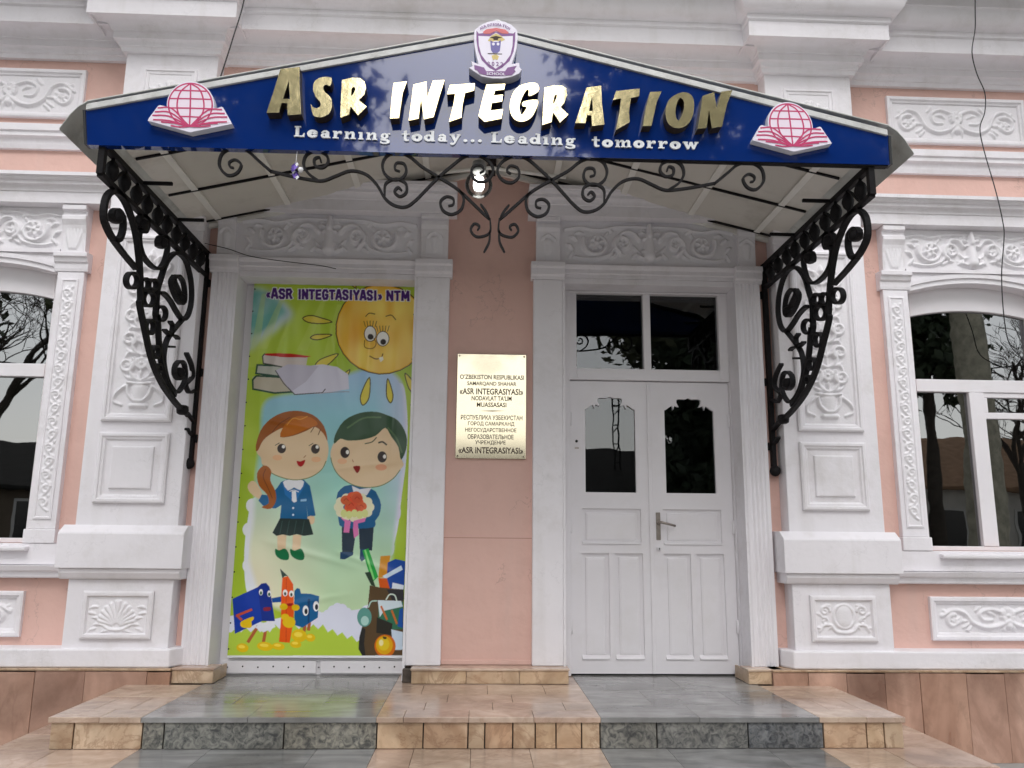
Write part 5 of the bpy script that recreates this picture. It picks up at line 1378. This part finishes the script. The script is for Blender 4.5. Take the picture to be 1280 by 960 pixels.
# ---- girl
zg = lambda pts: [(275+x/4.571, 500+y/4.571) for x, y in pts]
SK = (226, 200, 166)
C.fill(zg([(160, 490), (185, 462), (215, 480), (245, 545), (225, 565), (175, 530)]), SK, 3)
C.fill(zg([(350, 470), (380, 455), (480, 455), (515, 490), (548, 660), (505, 668), (495, 600), (505, 680), (345, 680), (352, 600), (320, 620), (260, 615), (222, 575), (240, 540), (290, 545), (330, 500)]), (34, 98, 146), 0)
C.fill(zg([(500, 668), (540, 664), (540, 700), (518, 710)]), SK, 2)
C.fill(zg([(330, 770), (382, 770), (378, 850), (332, 860)]), SK); C.fill(zg([(418, 770), (466, 770), (462, 850), (416, 860)]), SK)
C.fill(zg([(318, 850), (340, 858), (375, 848), (396, 880), (390, 912), (350, 910), (320, 885)]), (20, 110, 66), 3); C.fill(zg([(405, 850), (430, 860), (465, 848), (484, 880), (478, 912), (440, 910), (408, 885)]), (20, 110, 66), 3)
C.fill(zg([(345, 675), (510, 680), (535, 768), (480, 776), (440, 766), (400, 776), (360, 768), (325, 776), (302, 758)]), (30, 48, 46))
for x in (350, 390, 430, 475): C.line(zg([(x+8, 690), (x-6, 765)]), .8, (60, 84, 78), 0)
C.fill(zg([(360, 462), (420, 540), (480, 460), (485, 490), (430, 590), (372, 540)]), (52, 116, 178)); C.fill(zg([(362, 470), (395, 455), (450, 455), (482, 468), (460, 515), (425, 500), (390, 518)]), (236, 236, 240), 2)
C.fill(zg([(412, 520), (435, 520), (440, 580), (424, 586), (412, 575)]), (240, 240, 244)); C.line(zg([(400, 522), (425, 515), (450, 525)]), 1.2, (226, 228, 236))
for z in (617, 656): C.oval(*zg([(420, z)])[0], 1.3, 1.3, (224, 230, 240))
C.fill(zg([(462, 568), (495, 564), (495, 578), (462, 580)]), (150, 190, 220))
C.fill(zg([(210, 290), (235, 330), (245, 372), (300, 420), (380, 450), (450, 456), (520, 440), (580, 400), (612, 340), (618, 250), (560, 130), (430, 95), (300, 120), (230, 200)]), SK, 4)
C.line(zg([(245, 372), (300, 420), (380, 450), (450, 456), (520, 440), (580, 400), (606, 350)]), 1.1, (120, 130, 80))
C.fill(zg([(208, 290), (214, 230), (250, 150), (330, 85), (430, 62), (530, 85), (595, 150), (615, 235), (590, 190), (545, 155), (500, 175), (420, 205), (345, 212), (365, 160), (300, 190), (250, 230), (222, 285)]), (150, 84, 34), 3)
C.fill(zg([(345, 210), (375, 140), (440, 95), (520, 100), (560, 140), (500, 165), (420, 200)]), (186, 108, 44), 3); C.line(zg([(385, 145), (420, 105), (460, 112), (500, 95)]), 1.2, (214, 150, 70)); C.line(zg([(300, 185), (340, 140), (400, 100)]), 1, (104, 56, 24)); C.line(zg([(540, 155), (520, 185)]), 1, (104, 56, 24)); C.line(zg([(575, 170), (562, 200)]), 1, (104, 56, 24))
C.fill(zg([(245, 378), (215, 420), (225, 490), (270, 540), (280, 590), (240, 612), (290, 622), (320, 580), (318, 520), (290, 460), (295, 410), (275, 380)]), (160, 90, 38), 3); C.line(zg([(262, 395), (250, 440), (275, 500), (300, 560)]), 1, (110, 60, 26))
for x, z in ((354, 278), (546, 280)):
    p = zg([(x, z)])[0]; C.oval(p[0], p[1], 5.4, 6.0, (48, 32, 26)); C.oval(p[0]+2.2, p[1]-2.4, 2.0, 2.2, (240, 236, 230)); C.line([(p[0]-8, p[1]-4), (p[0]-3, p[1]-7)], .9, (40, 28, 22), 0)
for x, z in ((330, 330), (550, 340)): C.oval(*zg([(x, z)])[0], 6, 3.4, (232, 178, 138), 0, .7)
C.fill(zg([(440, 348), (460, 352), (488, 342), (480, 368), (462, 382), (445, 370)]), (170, 30, 36), 2); C.line(zg([(480, 330), (492, 318)]), 1, (170, 110, 80), 0)
# ---- boy
zb = lambda pts: [(395+x/4.571, 500+y/4.571) for x, y in pts]
C.fill(zb([(148, 720), (225, 735), (222, 800), (212, 870), (150, 870)]), (34, 50, 66)); C.fill(zb([(245, 735), (330, 725), (325, 800), (320, 860), (250, 850)]), (34, 50, 66))
C.fill(zb([(140, 868), (215, 868), (212, 885), (165, 910), (138, 908)]), (34, 66, 100), 0); C.fill(zb([(252, 850), (285, 850), (285, 905), (262, 922), (250, 905)]), (34, 66, 100))
C.fill(zb([(195, 485), (320, 510), (350, 540), (372, 600), (360, 660), (338, 690), (335, 725), (240, 735), (150, 725), (130, 690), (118, 560), (140, 510)]), (34, 92, 138), 2)
C.fill(zb([(205, 490), (250, 510), (318, 500), (290, 545), (245, 530), (220, 545)]), (228, 228, 232))
C.fill(zb([(85, 290), (95, 360), (130, 430), (200, 480), (280, 500), (370, 490), (440, 450), (480, 400), (500, 370), (490, 340), (470, 250), (400, 130), (250, 110), (140, 190)]), SK, 4)
C.line(zb([(85, 330), (95, 370), (130, 430), (200, 480), (280, 500), (370, 490), (440, 450), (480, 400)]), 1.1, (110, 130, 90))
C.fill(zb([(105, 250), (110, 200), (160, 120), (250, 75), (340, 68), (400, 85), (470, 120), (515, 200), (515, 280), (485, 342), (470, 270), (430, 210), (395, 160), (340, 205), (260, 228), (180, 232), (140, 222)]), (44, 74, 46), 3)
C.line(zb([(180, 160), (270, 105), (370, 100)]), 2.2, (84, 112, 74)); C.line(zb([(410, 160), (460, 220), (490, 300)]), 2, (80, 106, 70)); C.line(zb([(280, 250), (320, 240), (345, 215)]), 1.2, (40, 60, 40))
for x, z in ((166, 300), (378, 326)):
    p = zb([(x, z)])[0]; C.oval(p[0], p[1], 5.8, 7, (46, 34, 32)); C.oval(p[0]+3, p[1]-.5, 2, 2.6, (240, 236, 230))
C.line(zb([(358, 244), (380, 240), (402, 256)]), 2.0, (40, 40, 30)); C.oval(*zb([(372, 385)])[0], 7, 4, (226, 150, 120), 0, .7); C.oval(*zb([(150, 350)])[0], 6, 3.6, (230, 170, 132), 0, .6)
C.fill(zb([(214, 380), (252, 378), (248, 405), (234, 418), (222, 402)]), (140, 40, 36), 2); C.line(zb([(208, 342), (214, 355)]), 1, (170, 110, 80), 0)
for k in range(12):
    a = k*math.pi/6; p = zb([(218+88*math.cos(a), 612+58*math.sin(a))])[0]; C.oval(p[0], p[1], 6, 6, (232, 228, 196)); 
for k in range(9):
    a = k*.7; p = zb([(220+50*math.cos(a)*(.4+.6*(k % 2)), 585+36*math.sin(a))])[0]; C.oval(p[0], p[1], 7, 6, (222-8*(k % 3), 92+10*(k % 2), 66)); C.line([(p[0]-3, p[1]+1), (p[0], p[1]-2), (p[0]+3, p[1]+1)], .8, (176, 52, 40))
for k in range(5): C.oval(*zb([(160+30*k, 648+8*(k % 2))])[0], 4, 5, (214, 218, 150))
C.fill(zb([(135, 665), (160, 680), (200, 690), (190, 758), (158, 756), (165, 695)]), (218, 128, 178)); C.fill(zb([(215, 690), (285, 672), (280, 695), (240, 705), (244, 770), (218, 790), (212, 740)]), (218, 128, 178))
# ---- book and pencil figures, school bag, apple
zk = lambda pts: [(275+x/6, 690+y/6) for x, y in pts]
YE_ = (226, 190, 48)
for p, q in (((285, 560), (215, 670)), ((352, 550), (328, 680)), ((640, 540), (632, 590)), ((672, 530), (665, 580))): C.line(zk([p, q]), 4.0, (172, 96, 62), 0)
for x, z, w_, h_ in ((172, 716, 7.5, 5.5), (340, 705, 10, 5.5), (440, 705, 8, 4.5), (570, 690, 7, 4.5), (595, 625, 9.5, 8), (680, 640, 6, 5)): C.oval(*zk([(x, z)])[0], w_, h_, YE_, .1); C.oval(zk([(x, z)])[0][0]-1, zk([(x, z)])[0][1]-1.4, w_*.55, h_*.4, (244, 218, 100), .1)
C.fill(zk([(260, 560), (400, 510), (420, 560), (330, 600)]), (230, 232, 238))
C.fill(zk([(97, 350), (285, 262), (320, 515), (115, 612)]), (28, 62, 158)); C.fill(zk([(285, 262), (315, 235), (350, 230), (375, 260), (415, 515), (320, 515)]), (22, 48, 132)); C.fill(zk([(390, 345), (470, 330), (470, 372), (395, 378)]), (30, 78, 150))
C.line(zk([(240, 430), (130, 475), (165, 505)]), 3.0, (188, 84, 60), 0); C.fill(zk([(155, 530), (180, 510), (250, 482), (258, 500), (240, 520), (242, 560), (205, 568), (165, 560)]), YE_, 2)
for x, z in ((310, 300), (372, 310)): C.oval(*zk([(x, z)])[0], 2.4, 4, (240, 240, 240)); C.oval(zk([(x, z)])[0][0], zk([(x, z)])[0][1]+1, 1.5, 2.2, (40, 90, 60))
C.fill(zk([(330, 415), (380, 412), (380, 436), (335, 440)]), (130, 40, 60), 2)
C.fill(zk([(560, 290), (580, 268), (600, 275), (610, 310), (680, 312), (745, 330), (735, 490), (620, 565), (560, 545)]), (30, 92, 142)); C.fill(zk([(660, 350), (678, 350), (672, 525), (660, 530)]), (20, 62, 104))
for x, z in ((644, 437), (722, 405)): C.oval(*zk([(x, z)])[0], 3.6, 6.4, (244, 244, 244)); C.oval(zk([(x, z)])[0][0]+.6, zk([(x, z)])[0][1]+1, 2.0, 3.6, (24, 30, 40))
C.fill(zk([(470, 190), (512, 180), (550, 240), (560, 420), (545, 560), (525, 678), (445, 672), (460, 500), (462, 330)]), (226, 96, 48)); C.fill(zk([(470, 195), (490, 178), (512, 180), (452, 122)]), (40, 60, 56)); C.line(zk([(500, 200), (498, 670)]), .8, (196, 70, 34), 0)
for x, z in ((492, 305), (538, 312)): C.oval(*zk([(x, z)])[0], 3, 4.2, (244, 240, 236)); C.oval(zk([(x, z)])[0][0], zk([(x, z)])[0][1]+1, 1.4, 2.2, (60, 70, 60))
for x, z, w_, h_ in ((480, 408, 5, 4), (570, 415, 5, 4), (520, 525, 8, 7), (490, 485, 5, 4)): C.oval(*zk([(x, z)])[0], w_, h_, YE_)
C.fill(zk([(505, 385), (550, 382), (540, 400), (515, 402)]), (150, 30, 30), 2)
zs_ = lambda pts: [(395+x/5.65, 680+y/5.65) for x, y in pts]
C.fill(zs_([(328, 45), (370, 30), (440, 230), (395, 270)]), (44, 160, 70)); C.fill(zs_([(340, 42), (352, 38), (415, 245), (402, 255)]), (140, 214, 130)); C.fill(zs_([(345, 200), (385, 195), (420, 300), (390, 290)]), (40, 60, 44))
C.fill(zs_([(455, 85), (525, 80), (500, 230), (440, 240)]), (206, 144, 62)); C.fill(zs_([(505, 130), (560, 105), (630, 120), (620, 320), (500, 310)]), (32, 72, 152)); C.fill(zs_([(470, 225), (600, 150), (612, 180), (490, 245)]), (206, 222, 236)); C.fill(zs_([(540, 270), (620, 290), (615, 320), (535, 318)]), (226, 232, 240)); C.fill(zs_([(440, 240), (500, 240), (520, 310), (450, 310)]), (204, 92, 42))
C.fill(zs_([(380, 290), (450, 305), (620, 320), (612, 795), (470, 798), (340, 795), (300, 740), (305, 660), (325, 585), (365, 440)]), (86, 66, 42)); C.fill(zs_([(300, 740), (305, 660), (325, 585), (350, 600), (340, 700), (350, 795), (325, 785)]), (34, 32, 30)); C.fill(zs_([(500, 320), (620, 320), (618, 400), (540, 400)]), (44, 42, 46)); C.fill(zs_([(440, 395), (615, 405), (612, 600), (540, 600), (440, 520)]), (52, 110, 84)); C.fill(zs_([(435, 395), (600, 400), (612, 440), (480, 470), (450, 515)]), (214, 226, 232))
C.fill(zs_([(590, 460), (614, 450), (612, 590), (575, 580)]), (40, 84, 160)); C.line(zs_([(460, 440), (500, 530)]), 2.4, (196, 110, 60), 0); C.line(zs_([(535, 470), (570, 560)]), 2.4, (196, 110, 60), 0); C.fill(zs_([(430, 515), (540, 560), (530, 640), (425, 625)]), (36, 34, 26))
C.fill(zs_([(530, 600), (612, 620), (610, 745), (545, 745)]), (206, 220, 234)); C.line(zs_([(495, 390), (520, 355), (555, 360), (570, 400)]), 1.6, (214, 226, 214)); C.line(zs_([(370, 445), (390, 405), (430, 400)]), 1.6, (180, 206, 196))
C.oval(*zs_([(342, 515)])[0], 9, 12, (96, 150, 140)); C.oval(*zs_([(345, 540)])[0], 5, 6, (190, 222, 214), 0, .8)
C.oval(*zs_([(487, 718)])[0], 13.2, 14.2, (206, 110, 40)); C.oval(*zs_([(482, 712)])[0], 10.5, 11.6, (220, 168, 48)); C.oval(*zs_([(478, 705)])[0], 7, 8, (224, 196, 70)); C.oval(*zs_([(460, 695)])[0], 2.8, 4, (246, 236, 190), 0, .8); C.fill(zs_([(470, 650), (500, 655), (495, 670), (475, 668)]), (60, 50, 24))
C.fill([(283, 819), (505, 819), (505, 825), (283, 825)], (236, 236, 240))
# heavy capital lettering across the top, purple with a white edge
GL = {'A': [[(0, 0), (.38, 1), (.62, 1), (1, 0)], [(.2, .27), (.8, .27)]], 'S': [[(.95, .78), (.75, .97), (.25, .97), (.05, .76), (.25, .56), (.75, .46), (.95, .24), (.75, .03), (.25, .03), (.05, .22)]],
      'R': [[(.08, 0), (.08, 1)], [(.08, .97), (.7, .97), (.92, .75), (.7, .5), (.08, .48)], [(.55, .48), (.95, 0)]], 'I': [[(.5, 0), (.5, 1)]], 'N': [[(.06, 0), (.06, 1), (.94, 0), (.94, 1)]],
      'T': [[(.5, 0), (.5, 1)], [(0, .95), (1, .95)]], 'E': [[(.95, .95), (.1, .95), (.1, .05), (.95, .05)], [(.1, .5), (.85, .5)]], 'G': [[(.95, .76), (.75, .97), (.28, .97), (.06, .7), (.06, .3), (.28, .03), (.8, .05), (.94, .3), (.94, .46), (.58, .46)]],
      'Y': [[(0, 1), (.5, .45), (1, 1)], [(.5, .5), (.5, 0)]], 'M': [[(.04, 0), (.08, 1), (.5, .25), (.92, 1), (.96, 0)]], '«': [[(.45, .8), (.1, .45), (.45, .1)], [(.95, .8), (.6, .45), (.95, .1)]], '»': [[(.1, .8), (.45, .45), (.1, .1)], [(.6, .8), (.95, .45), (.6, .1)]]}
for wide, colr_ in ((5.2, (236, 234, 240)), (3.1, (72, 34, 112))):
    for body, xa, xb, ya, yb in (('«ASR', 333.5, 365, 373.0, 373.6), ('INTEGTASIYASI»', 373.5, 477, 373.8, 375.6), ('NTM', 484, 510.5, 375.6, 376.2)):
        wd = [.45 if c == 'I' else (1.2 if c == 'M' else (.7 if c in '«»' else 1.0)) for c in body]; gp = .42
        tot = sum(wd)+gp*(len(body)-1); x_ = 0
        for c, w_ in zip(body, wd):
            for st in GL[c]:
                pts = []
                for u_, v_ in st:
                    X_ = xa+(xb-xa)*(x_+w_*u_)/tot; Y_ = ya+(yb-ya)*(x_/tot)-11.2*v_*(.72 if c in '«»' else 1); pts.append(np.array((X_, Y_)))
                C.line(pts, wide if c not in '«»' else wide*.62, colr_, 0)
            x_ += w_+gp
img = C.a.reshape(NZB, SS, NXB, SS, 3).mean((1, 3))
lum_ = img.mean(2, keepdims=True); img = np.clip((lum_+(img-lum_)*1.12)*1.03, 0, 1)
# cloth with tension folds
uu, vv = np.meshgrid(np.linspace(0, 1, NXB), np.linspace(0, 1, NZB))
Xb = BX0+(BX1-BX0)*uu; Zb = BZ0+(BZ1-BZ0)*vv
fold = .0016*np.sin((uu*9+vv*2.2)*2*math.pi)*np.clip((vv-.55)*3, 0, 1)+.0022*np.sin(((uu-.7)*14/(1.25-vv*.9))*1.7)*np.clip((vv-.6)*2.5, 0, 1)
fold += .0018*np.sin((vv*26+1.2*np.sin(uu*5))*2*math.pi*.5)*np.exp(-((vv-.47)/.16)**2)+.0022*np.sin((vv*8+uu*3.2)*2*math.pi)*np.exp(-((vv-.2)/.13)**2)
fold += .004*noise2(NXB, NZB, (3, 6), 21)+.0012*noise2(NXB, NZB, (14, 20), 22)
edge_ = np.minimum(1, np.minimum(np.minimum(uu, 1-uu)*12, np.minimum(vv, 1-vv)*18))
for (ua, va, ub, vb_, wd_, am) in ((.1, .30, .75, .22, .012, .006), (.55, .27, 1.0, .20, .010, .005), (.02, .62, .5, .58, .010, .004), (.45, .93, .62, .62, .014, .006), (.75, .95, .70, .66, .014, .006), (.25, .95, .12, .70, .012, .005), (.3, .47, .95, .50, .010, .004), (.2, .12, .7, .16, .010, .004), (.90, .9, .88, .4, .012, .004)):
    dx_, dz_ = (ub-ua)*1.276, (vb_-va)*2.87; L2_ = dx_*dx_+dz_*dz_; px_, pz_ = (uu-ua)*1.276, (vv-va)*2.87
    tt = np.clip((px_*dx_+pz_*dz_)/L2_, 0, 1); dd_ = np.hypot(px_-tt*dx_, pz_-tt*dz_)
    fold = fold+am*np.exp(-(dd_/(wd_*2.2))**2)*np.sin(math.pi*np.clip(tt, .02, .98))
Yb = YB-.003-fold*1.5*(.3+.7*edge_)
me = bpy.data.meshes.new('printed_sheet')
vb = np.stack([Xb, Yb, Zb], -1).reshape(-1, 3); idx = np.arange(NXB*NZB).reshape(NZB, NXB)
fb = np.stack([idx[:-1, :-1], idx[:-1, 1:], idx[1:, 1:], idx[1:, :-1]], -1).reshape(-1, 4)
me.vertices.add(len(vb)); me.vertices.foreach_set('co', vb.ravel())
me.loops.add(fb.size); me.loops.foreach_set('vertex_index', fb.ravel().astype(np.int32))
me.polygons.add(len(fb)); me.polygons.foreach_set('loop_start', np.arange(0, fb.size, 4, dtype=np.int32)); me.polygons.foreach_set('use_smooth', [True]*len(fb))
me.update(); me.validate()
ca = me.color_attributes.new('print', 'FLOAT_COLOR', 'POINT')
rgba = np.ones((NZB*NXB, 4)); rgba[:, :3] = img.reshape(-1, 3)
ca.data.foreach_set('color', rgba.ravel())
PM = bpy.data.materials.new('printed_vinyl'); PM.use_nodes = True
vc = PM.node_tree.nodes.new('ShaderNodeVertexColor'); vc.layer_name = 'print'
PB = PM.node_tree.nodes['Principled BSDF']; PB.inputs['Roughness'].default_value = .34; PB.inputs['Specular IOR Level'].default_value = .4
PM.node_tree.links.new(vc.outputs['Color'], PB.inputs['Base Color'])
me.materials.append(PM)
ban = empty('poster_banner', ((BX0+BX1)/2, YB, BZ0))
tag(ban, 'tall cartoon vinyl banner with two schoolchildren and a smiling sun in the left doorway', 'banner')
so = bpy.data.objects.new('printed_sheet', me); COL.objects.link(so); adopt(so, ban)
for k in range(16):
    for xe in (BX0+.006, BX1-.006):
        MB().ball((xe+.002*math.sin(k*3), YB-.006, BZ0+.06+k*.182), .006, n=6).build('nail', DARKH, ban)

# ================================================================== ACROSS THE STREET (seen in the glass, the gold and the board; outermost trees only block sky)
def tree(name, x, y, h, label, leaf_col=(.035, .055, .025), bark=(.06, .05, .04), kind='leafy', tr=.25, crown=None, n_leaf=14000, clumps=90, seed=1, fork=.34):
    r = random.Random(seed); rn = np.random.default_rng(seed)
    root = empty(name, (x, y, GZ)); tag(root, label, 'tree')
    BK = mat('bark_%d' % seed, bark, .9, var=.3, vs=6, bump=.5, bs=14)
    tk = MB(); tips = []
    def grow(p, d, L, rd, lev):
        pts = [np.array(p)]; dd = np.array(d, float); n = 4
        for i in range(n):
            dd = dd+np.array([r.gauss(0, .14), r.gauss(0, .14), r.gauss(.03, .08)]); dd /= np.linalg.norm(dd); pts.append(pts[-1]+dd*L/n)
        tk.tube(pts, [rd*(1-.45*i/n) for i in range(n+1)], 4 if lev > 2 else 7, cap=False)
        if lev >= 6: return
        for j in range(r.choice((2, 3, 3))):
            a = r.uniform(0, 2*math.pi); sp = r.uniform(.5, 1.0)
            nd = dd*(1-sp*.35)+np.array([math.cos(a), math.sin(a), r.uniform(-.1, .4)])*sp
            grow(pts[r.randint(2, n)], nd/np.linalg.norm(nd), L*r.uniform(.6, .8), max(.008, rd*r.uniform(.42, .6)), lev+1)
    if kind == 'conifer':
        rad, z_lo = crown
        tk.tube([(x, y, GZ), (x+.06, y, h*.3), (x, y, h*.7), (x, y, h)], [tr, tr*.8, tr*.4, .03], 9)
        for k in range(60):
            z = z_lo+(h-z_lo)*(k/60)**.9; a = k*2.4; L = rad*(1-(z-z_lo)/(h-z_lo+.8))*r.uniform(.6, 1.05)+.25
            tk.tube([(x, y, z), (x+L*.5*math.cos(a), y+L*.5*math.sin(a), z+.05), (x+L*math.cos(a), y+L*math.sin(a), z-.15*L)], [.05, .03, .01], 5, cap=False)
            for q in range(6): tips.append((x+L*(.25+.15*q)*math.cos(a), y+L*(.25+.15*q)*math.sin(a), z-.03*q*L))
        spread = .2
    elif kind == 'bare':
        tb = h*fork
        tk.tube([(x, y, GZ), (x+.1, y, tb*.5), (x, y, tb)], [tr, tr*.85, tr*.75], 12, cap=False)
        for j in range(5):
            a = j*1.26+r.uniform(-.3, .3); grow((x, y, tb*.96), (math.cos(a)*.6, math.sin(a)*.6, 1), h*.24, tr*.5, 1)
        grow((x, y, tb*.98), (0, 0, 1), h*.26, tr*.6, 1)
    else:
        c0, R0 = np.array(crown[0]), np.array(crown[1])
        tk.tube([(x, y, GZ), (x+.1, y, c0[2]*.4), (c0[0], c0[1], c0[2])], [tr, tr*.8, tr*.4], 9, cap=False)
        for k in range(clumps):
            d = rn.normal(size=3); d /= np.linalg.norm(d); p = c0+R0*d*rn.uniform(.25, 1.0)**.5
            tips.append(tuple(p)); b0 = np.array((x+(c0[0]-x)*.7, y, c0[2]*rn.uniform(.5, .95)))
            if k % 2 == 0: tk.tube([b0, (b0+p)/2+rn.normal(0, .2, 3), p], [tr*.25, tr*.14, .02], 5, cap=False)
        spread = .42
    tk.build('trunk', BK, root, smooth=True, fix=False)
    if kind != 'bare':
        LM = mat('foliage_%d' % seed, leaf_col, .6, var=.45, vs=1.1)
        T = np.array(tips)
        c = T[rn.integers(0, len(T), n_leaf)]+rn.normal(0, spread, (n_leaf, 3))
        d1 = rn.normal(size=(n_leaf, 3)); d1 /= np.linalg.norm(d1, axis=1)[:, None]; d2 = np.cross(d1, rn.normal(size=(n_leaf, 3))); d2 /= np.linalg.norm(d2, axis=1)[:, None]
        s_ = rn.uniform(.10, .24, (n_leaf, 1))
        v = np.stack([c-d1*s_, c+d2*s_*.5, c+d1*s_, c-d2*s_*.5], 1).reshape(-1, 3)
        f = np.arange(n_leaf*4).reshape(-1, 4)
        mm = bpy.data.meshes.new('crown'); mm.from_pydata(v.tolist(), [], f.tolist()); mm.materials.append(LM); mm.update()
        o = bpy.data.objects.new('crown', mm); COL.objects.link(o); adopt(o, root)
    return root
tree('broadleaf_tree', -6.6, -14.5, 13, 'dark leafy evergreen tree across the street, left of the sky gap in reflections', (.10, .115, .06), crown=((-6.7, -14.5, 9.4), (4.3, 3.6, 5.0)), n_leaf=30000, clumps=190, seed=5)
tree('broadleaf_tree', 6.9, -16.6, 14, 'tall airy evergreen tree across the street, right of the sky gap in reflections', (.11, .12, .06), crown=((6.6, -16.2, 10.4), (4.8, 3.2, 5.3)), n_leaf=27000, clumps=165, seed=6)
tree('conifer_tree', 6.0, -14.2, 9.5, 'dark conifer across the street, mirrored in the right door leaf', (.05, .075, .04), kind='conifer', crown=(1.7, 1.6), tr=.24, n_leaf=13000, seed=8)
tree('broadleaf_tree', -18.5, -16.0, 13, 'dark leafy evergreen tree added to screen low sky, beyond the bare tree, far left', crown=((-18.5, -16, 8.5), (4.0, 4, 5.0)), n_leaf=15000, seed=21)  # added occluder, cuts low sky light on the facade
tree('broadleaf_tree', -27.0, -13.0, 14, 'leafy evergreen tree added to block low sky at the far left end', (.04, .06, .028), crown=((-27, -13, 8.5), (4.5, 4.5, 5.5)), n_leaf=13000, seed=23)  # unseen tree put in to hold back sidelong sky light
tree('broadleaf_tree', 21.0, -13.0, 14, 'leafy evergreen tree added to block low sky at the right end', crown=((21, -13, 8.5), (4.2, 4.2, 5.5)), n_leaf=13000, seed=27)  # put in to block sky light from the right
tree('conifer_tree', 12.6, -15.5, 12.5, 'dark conifer behind the pale plane trunk, mirrored in the right window', (.05, .075, .04), kind='conifer', crown=(1.9, 5.2), tr=.2, n_leaf=7000, seed=25)
tree('plane_tree', 10.7, -10.4, 9.5, 'bare tree with a thick pale trunk, mirrored in the right window', bark=(.42, .40, .31), kind='bare', tr=.42, seed=9, fork=.66)
tree('bare_tree', -12.9, -14.8, 10.5, 'bare winter tree mirrored in the left window', kind='bare', tr=.22, seed=13)
tree('bare_tree', 15.6, -16.2, 8.5, 'slender bare winter tree beside the rust-roofed house across the street', kind='bare', tr=.16, seed=17)
def house(x0, x1, y, wz, rz, label, wc, rc, seed):
    root = empty('street_house', ((x0+x1)/2, y, GZ)); tag(root, label, 'house')
    MB().box(x0, x1, y-6, y, GZ, wz).build('wall', mat('house_wall_%d' % seed, wc, .8, var=.1), root)
    RM = mat('house_roof_%d' % seed, rc, .85, var=.2, vs=4, spec=.1)
    MB().prism_x([(y+.5, wz+.001), (y+.5, wz+.10), (y-3, rz), (y-6.5, wz+.10), (y-6.5, wz+.001)], x0-.4, x1+.4).build('roof', RM, root)
    n = int((x1-x0)/2.6)
    for k in range(n):
        xx = x0+1.2+k*2.6
        w_ = MB().box(xx, xx+1.0, y-.02, y+.04, .75, min(2.05, wz-.25)).build('window', mat('house_frame', (.6, .6, .58), .5), root)
        MB().box(xx+.08, xx+.92, y+.041, y+.05, .83, min(1.97, wz-.33)).build('pane', mat('dark_pane', (.02, .022, .025), .1), w_)
house(-22, 7.4, -17.0, 2.2, 3.9, 'low house with a dark roof across the street, mirrored in the left door leaf', (.14, .11, .08), (.035, .035, .033), 1)
house(8.2, 26, -19.0, 2.6, 4.7, 'house with a rust-brown roof across the street, mirrored in the right window', (.58, .56, .52), (.30, .19, .12), 2)
ms = empty('lattice_mast', (4.3, -18.2, 3.0)); tag(ms, 'thin lattice aerial mast above the low roof, mirrored in the left door leaf', 'mast')
for dx in (-.11, .11): MB().tube([(4.3+dx, -18.2, 3.0), (4.3+dx*.7, -18.2, 6.0)], .03, 6).build('mast_leg', IRON, ms)
for k in range(9): MB().tube([(4.2, -18.2, 3.3+k*.3), (4.4, -18.2, 3.3+k*.3+(.25 if k % 2 else 0))], .02, 5).build('mast_rung', IRON, ms)
wr = MB().tube(catmull([np.array((-14, -15.5, 5.6)), np.array((-2, -15.8, 4.7)), np.array((4.0, -18.0, 5.4)), np.array((18, -16, 6.2))], 8), .02, 5).build('overhead_wire', RUBB)
tag(wr, 'overhead wire sagging across the street, mirrored in the left door leaf', 'wire')
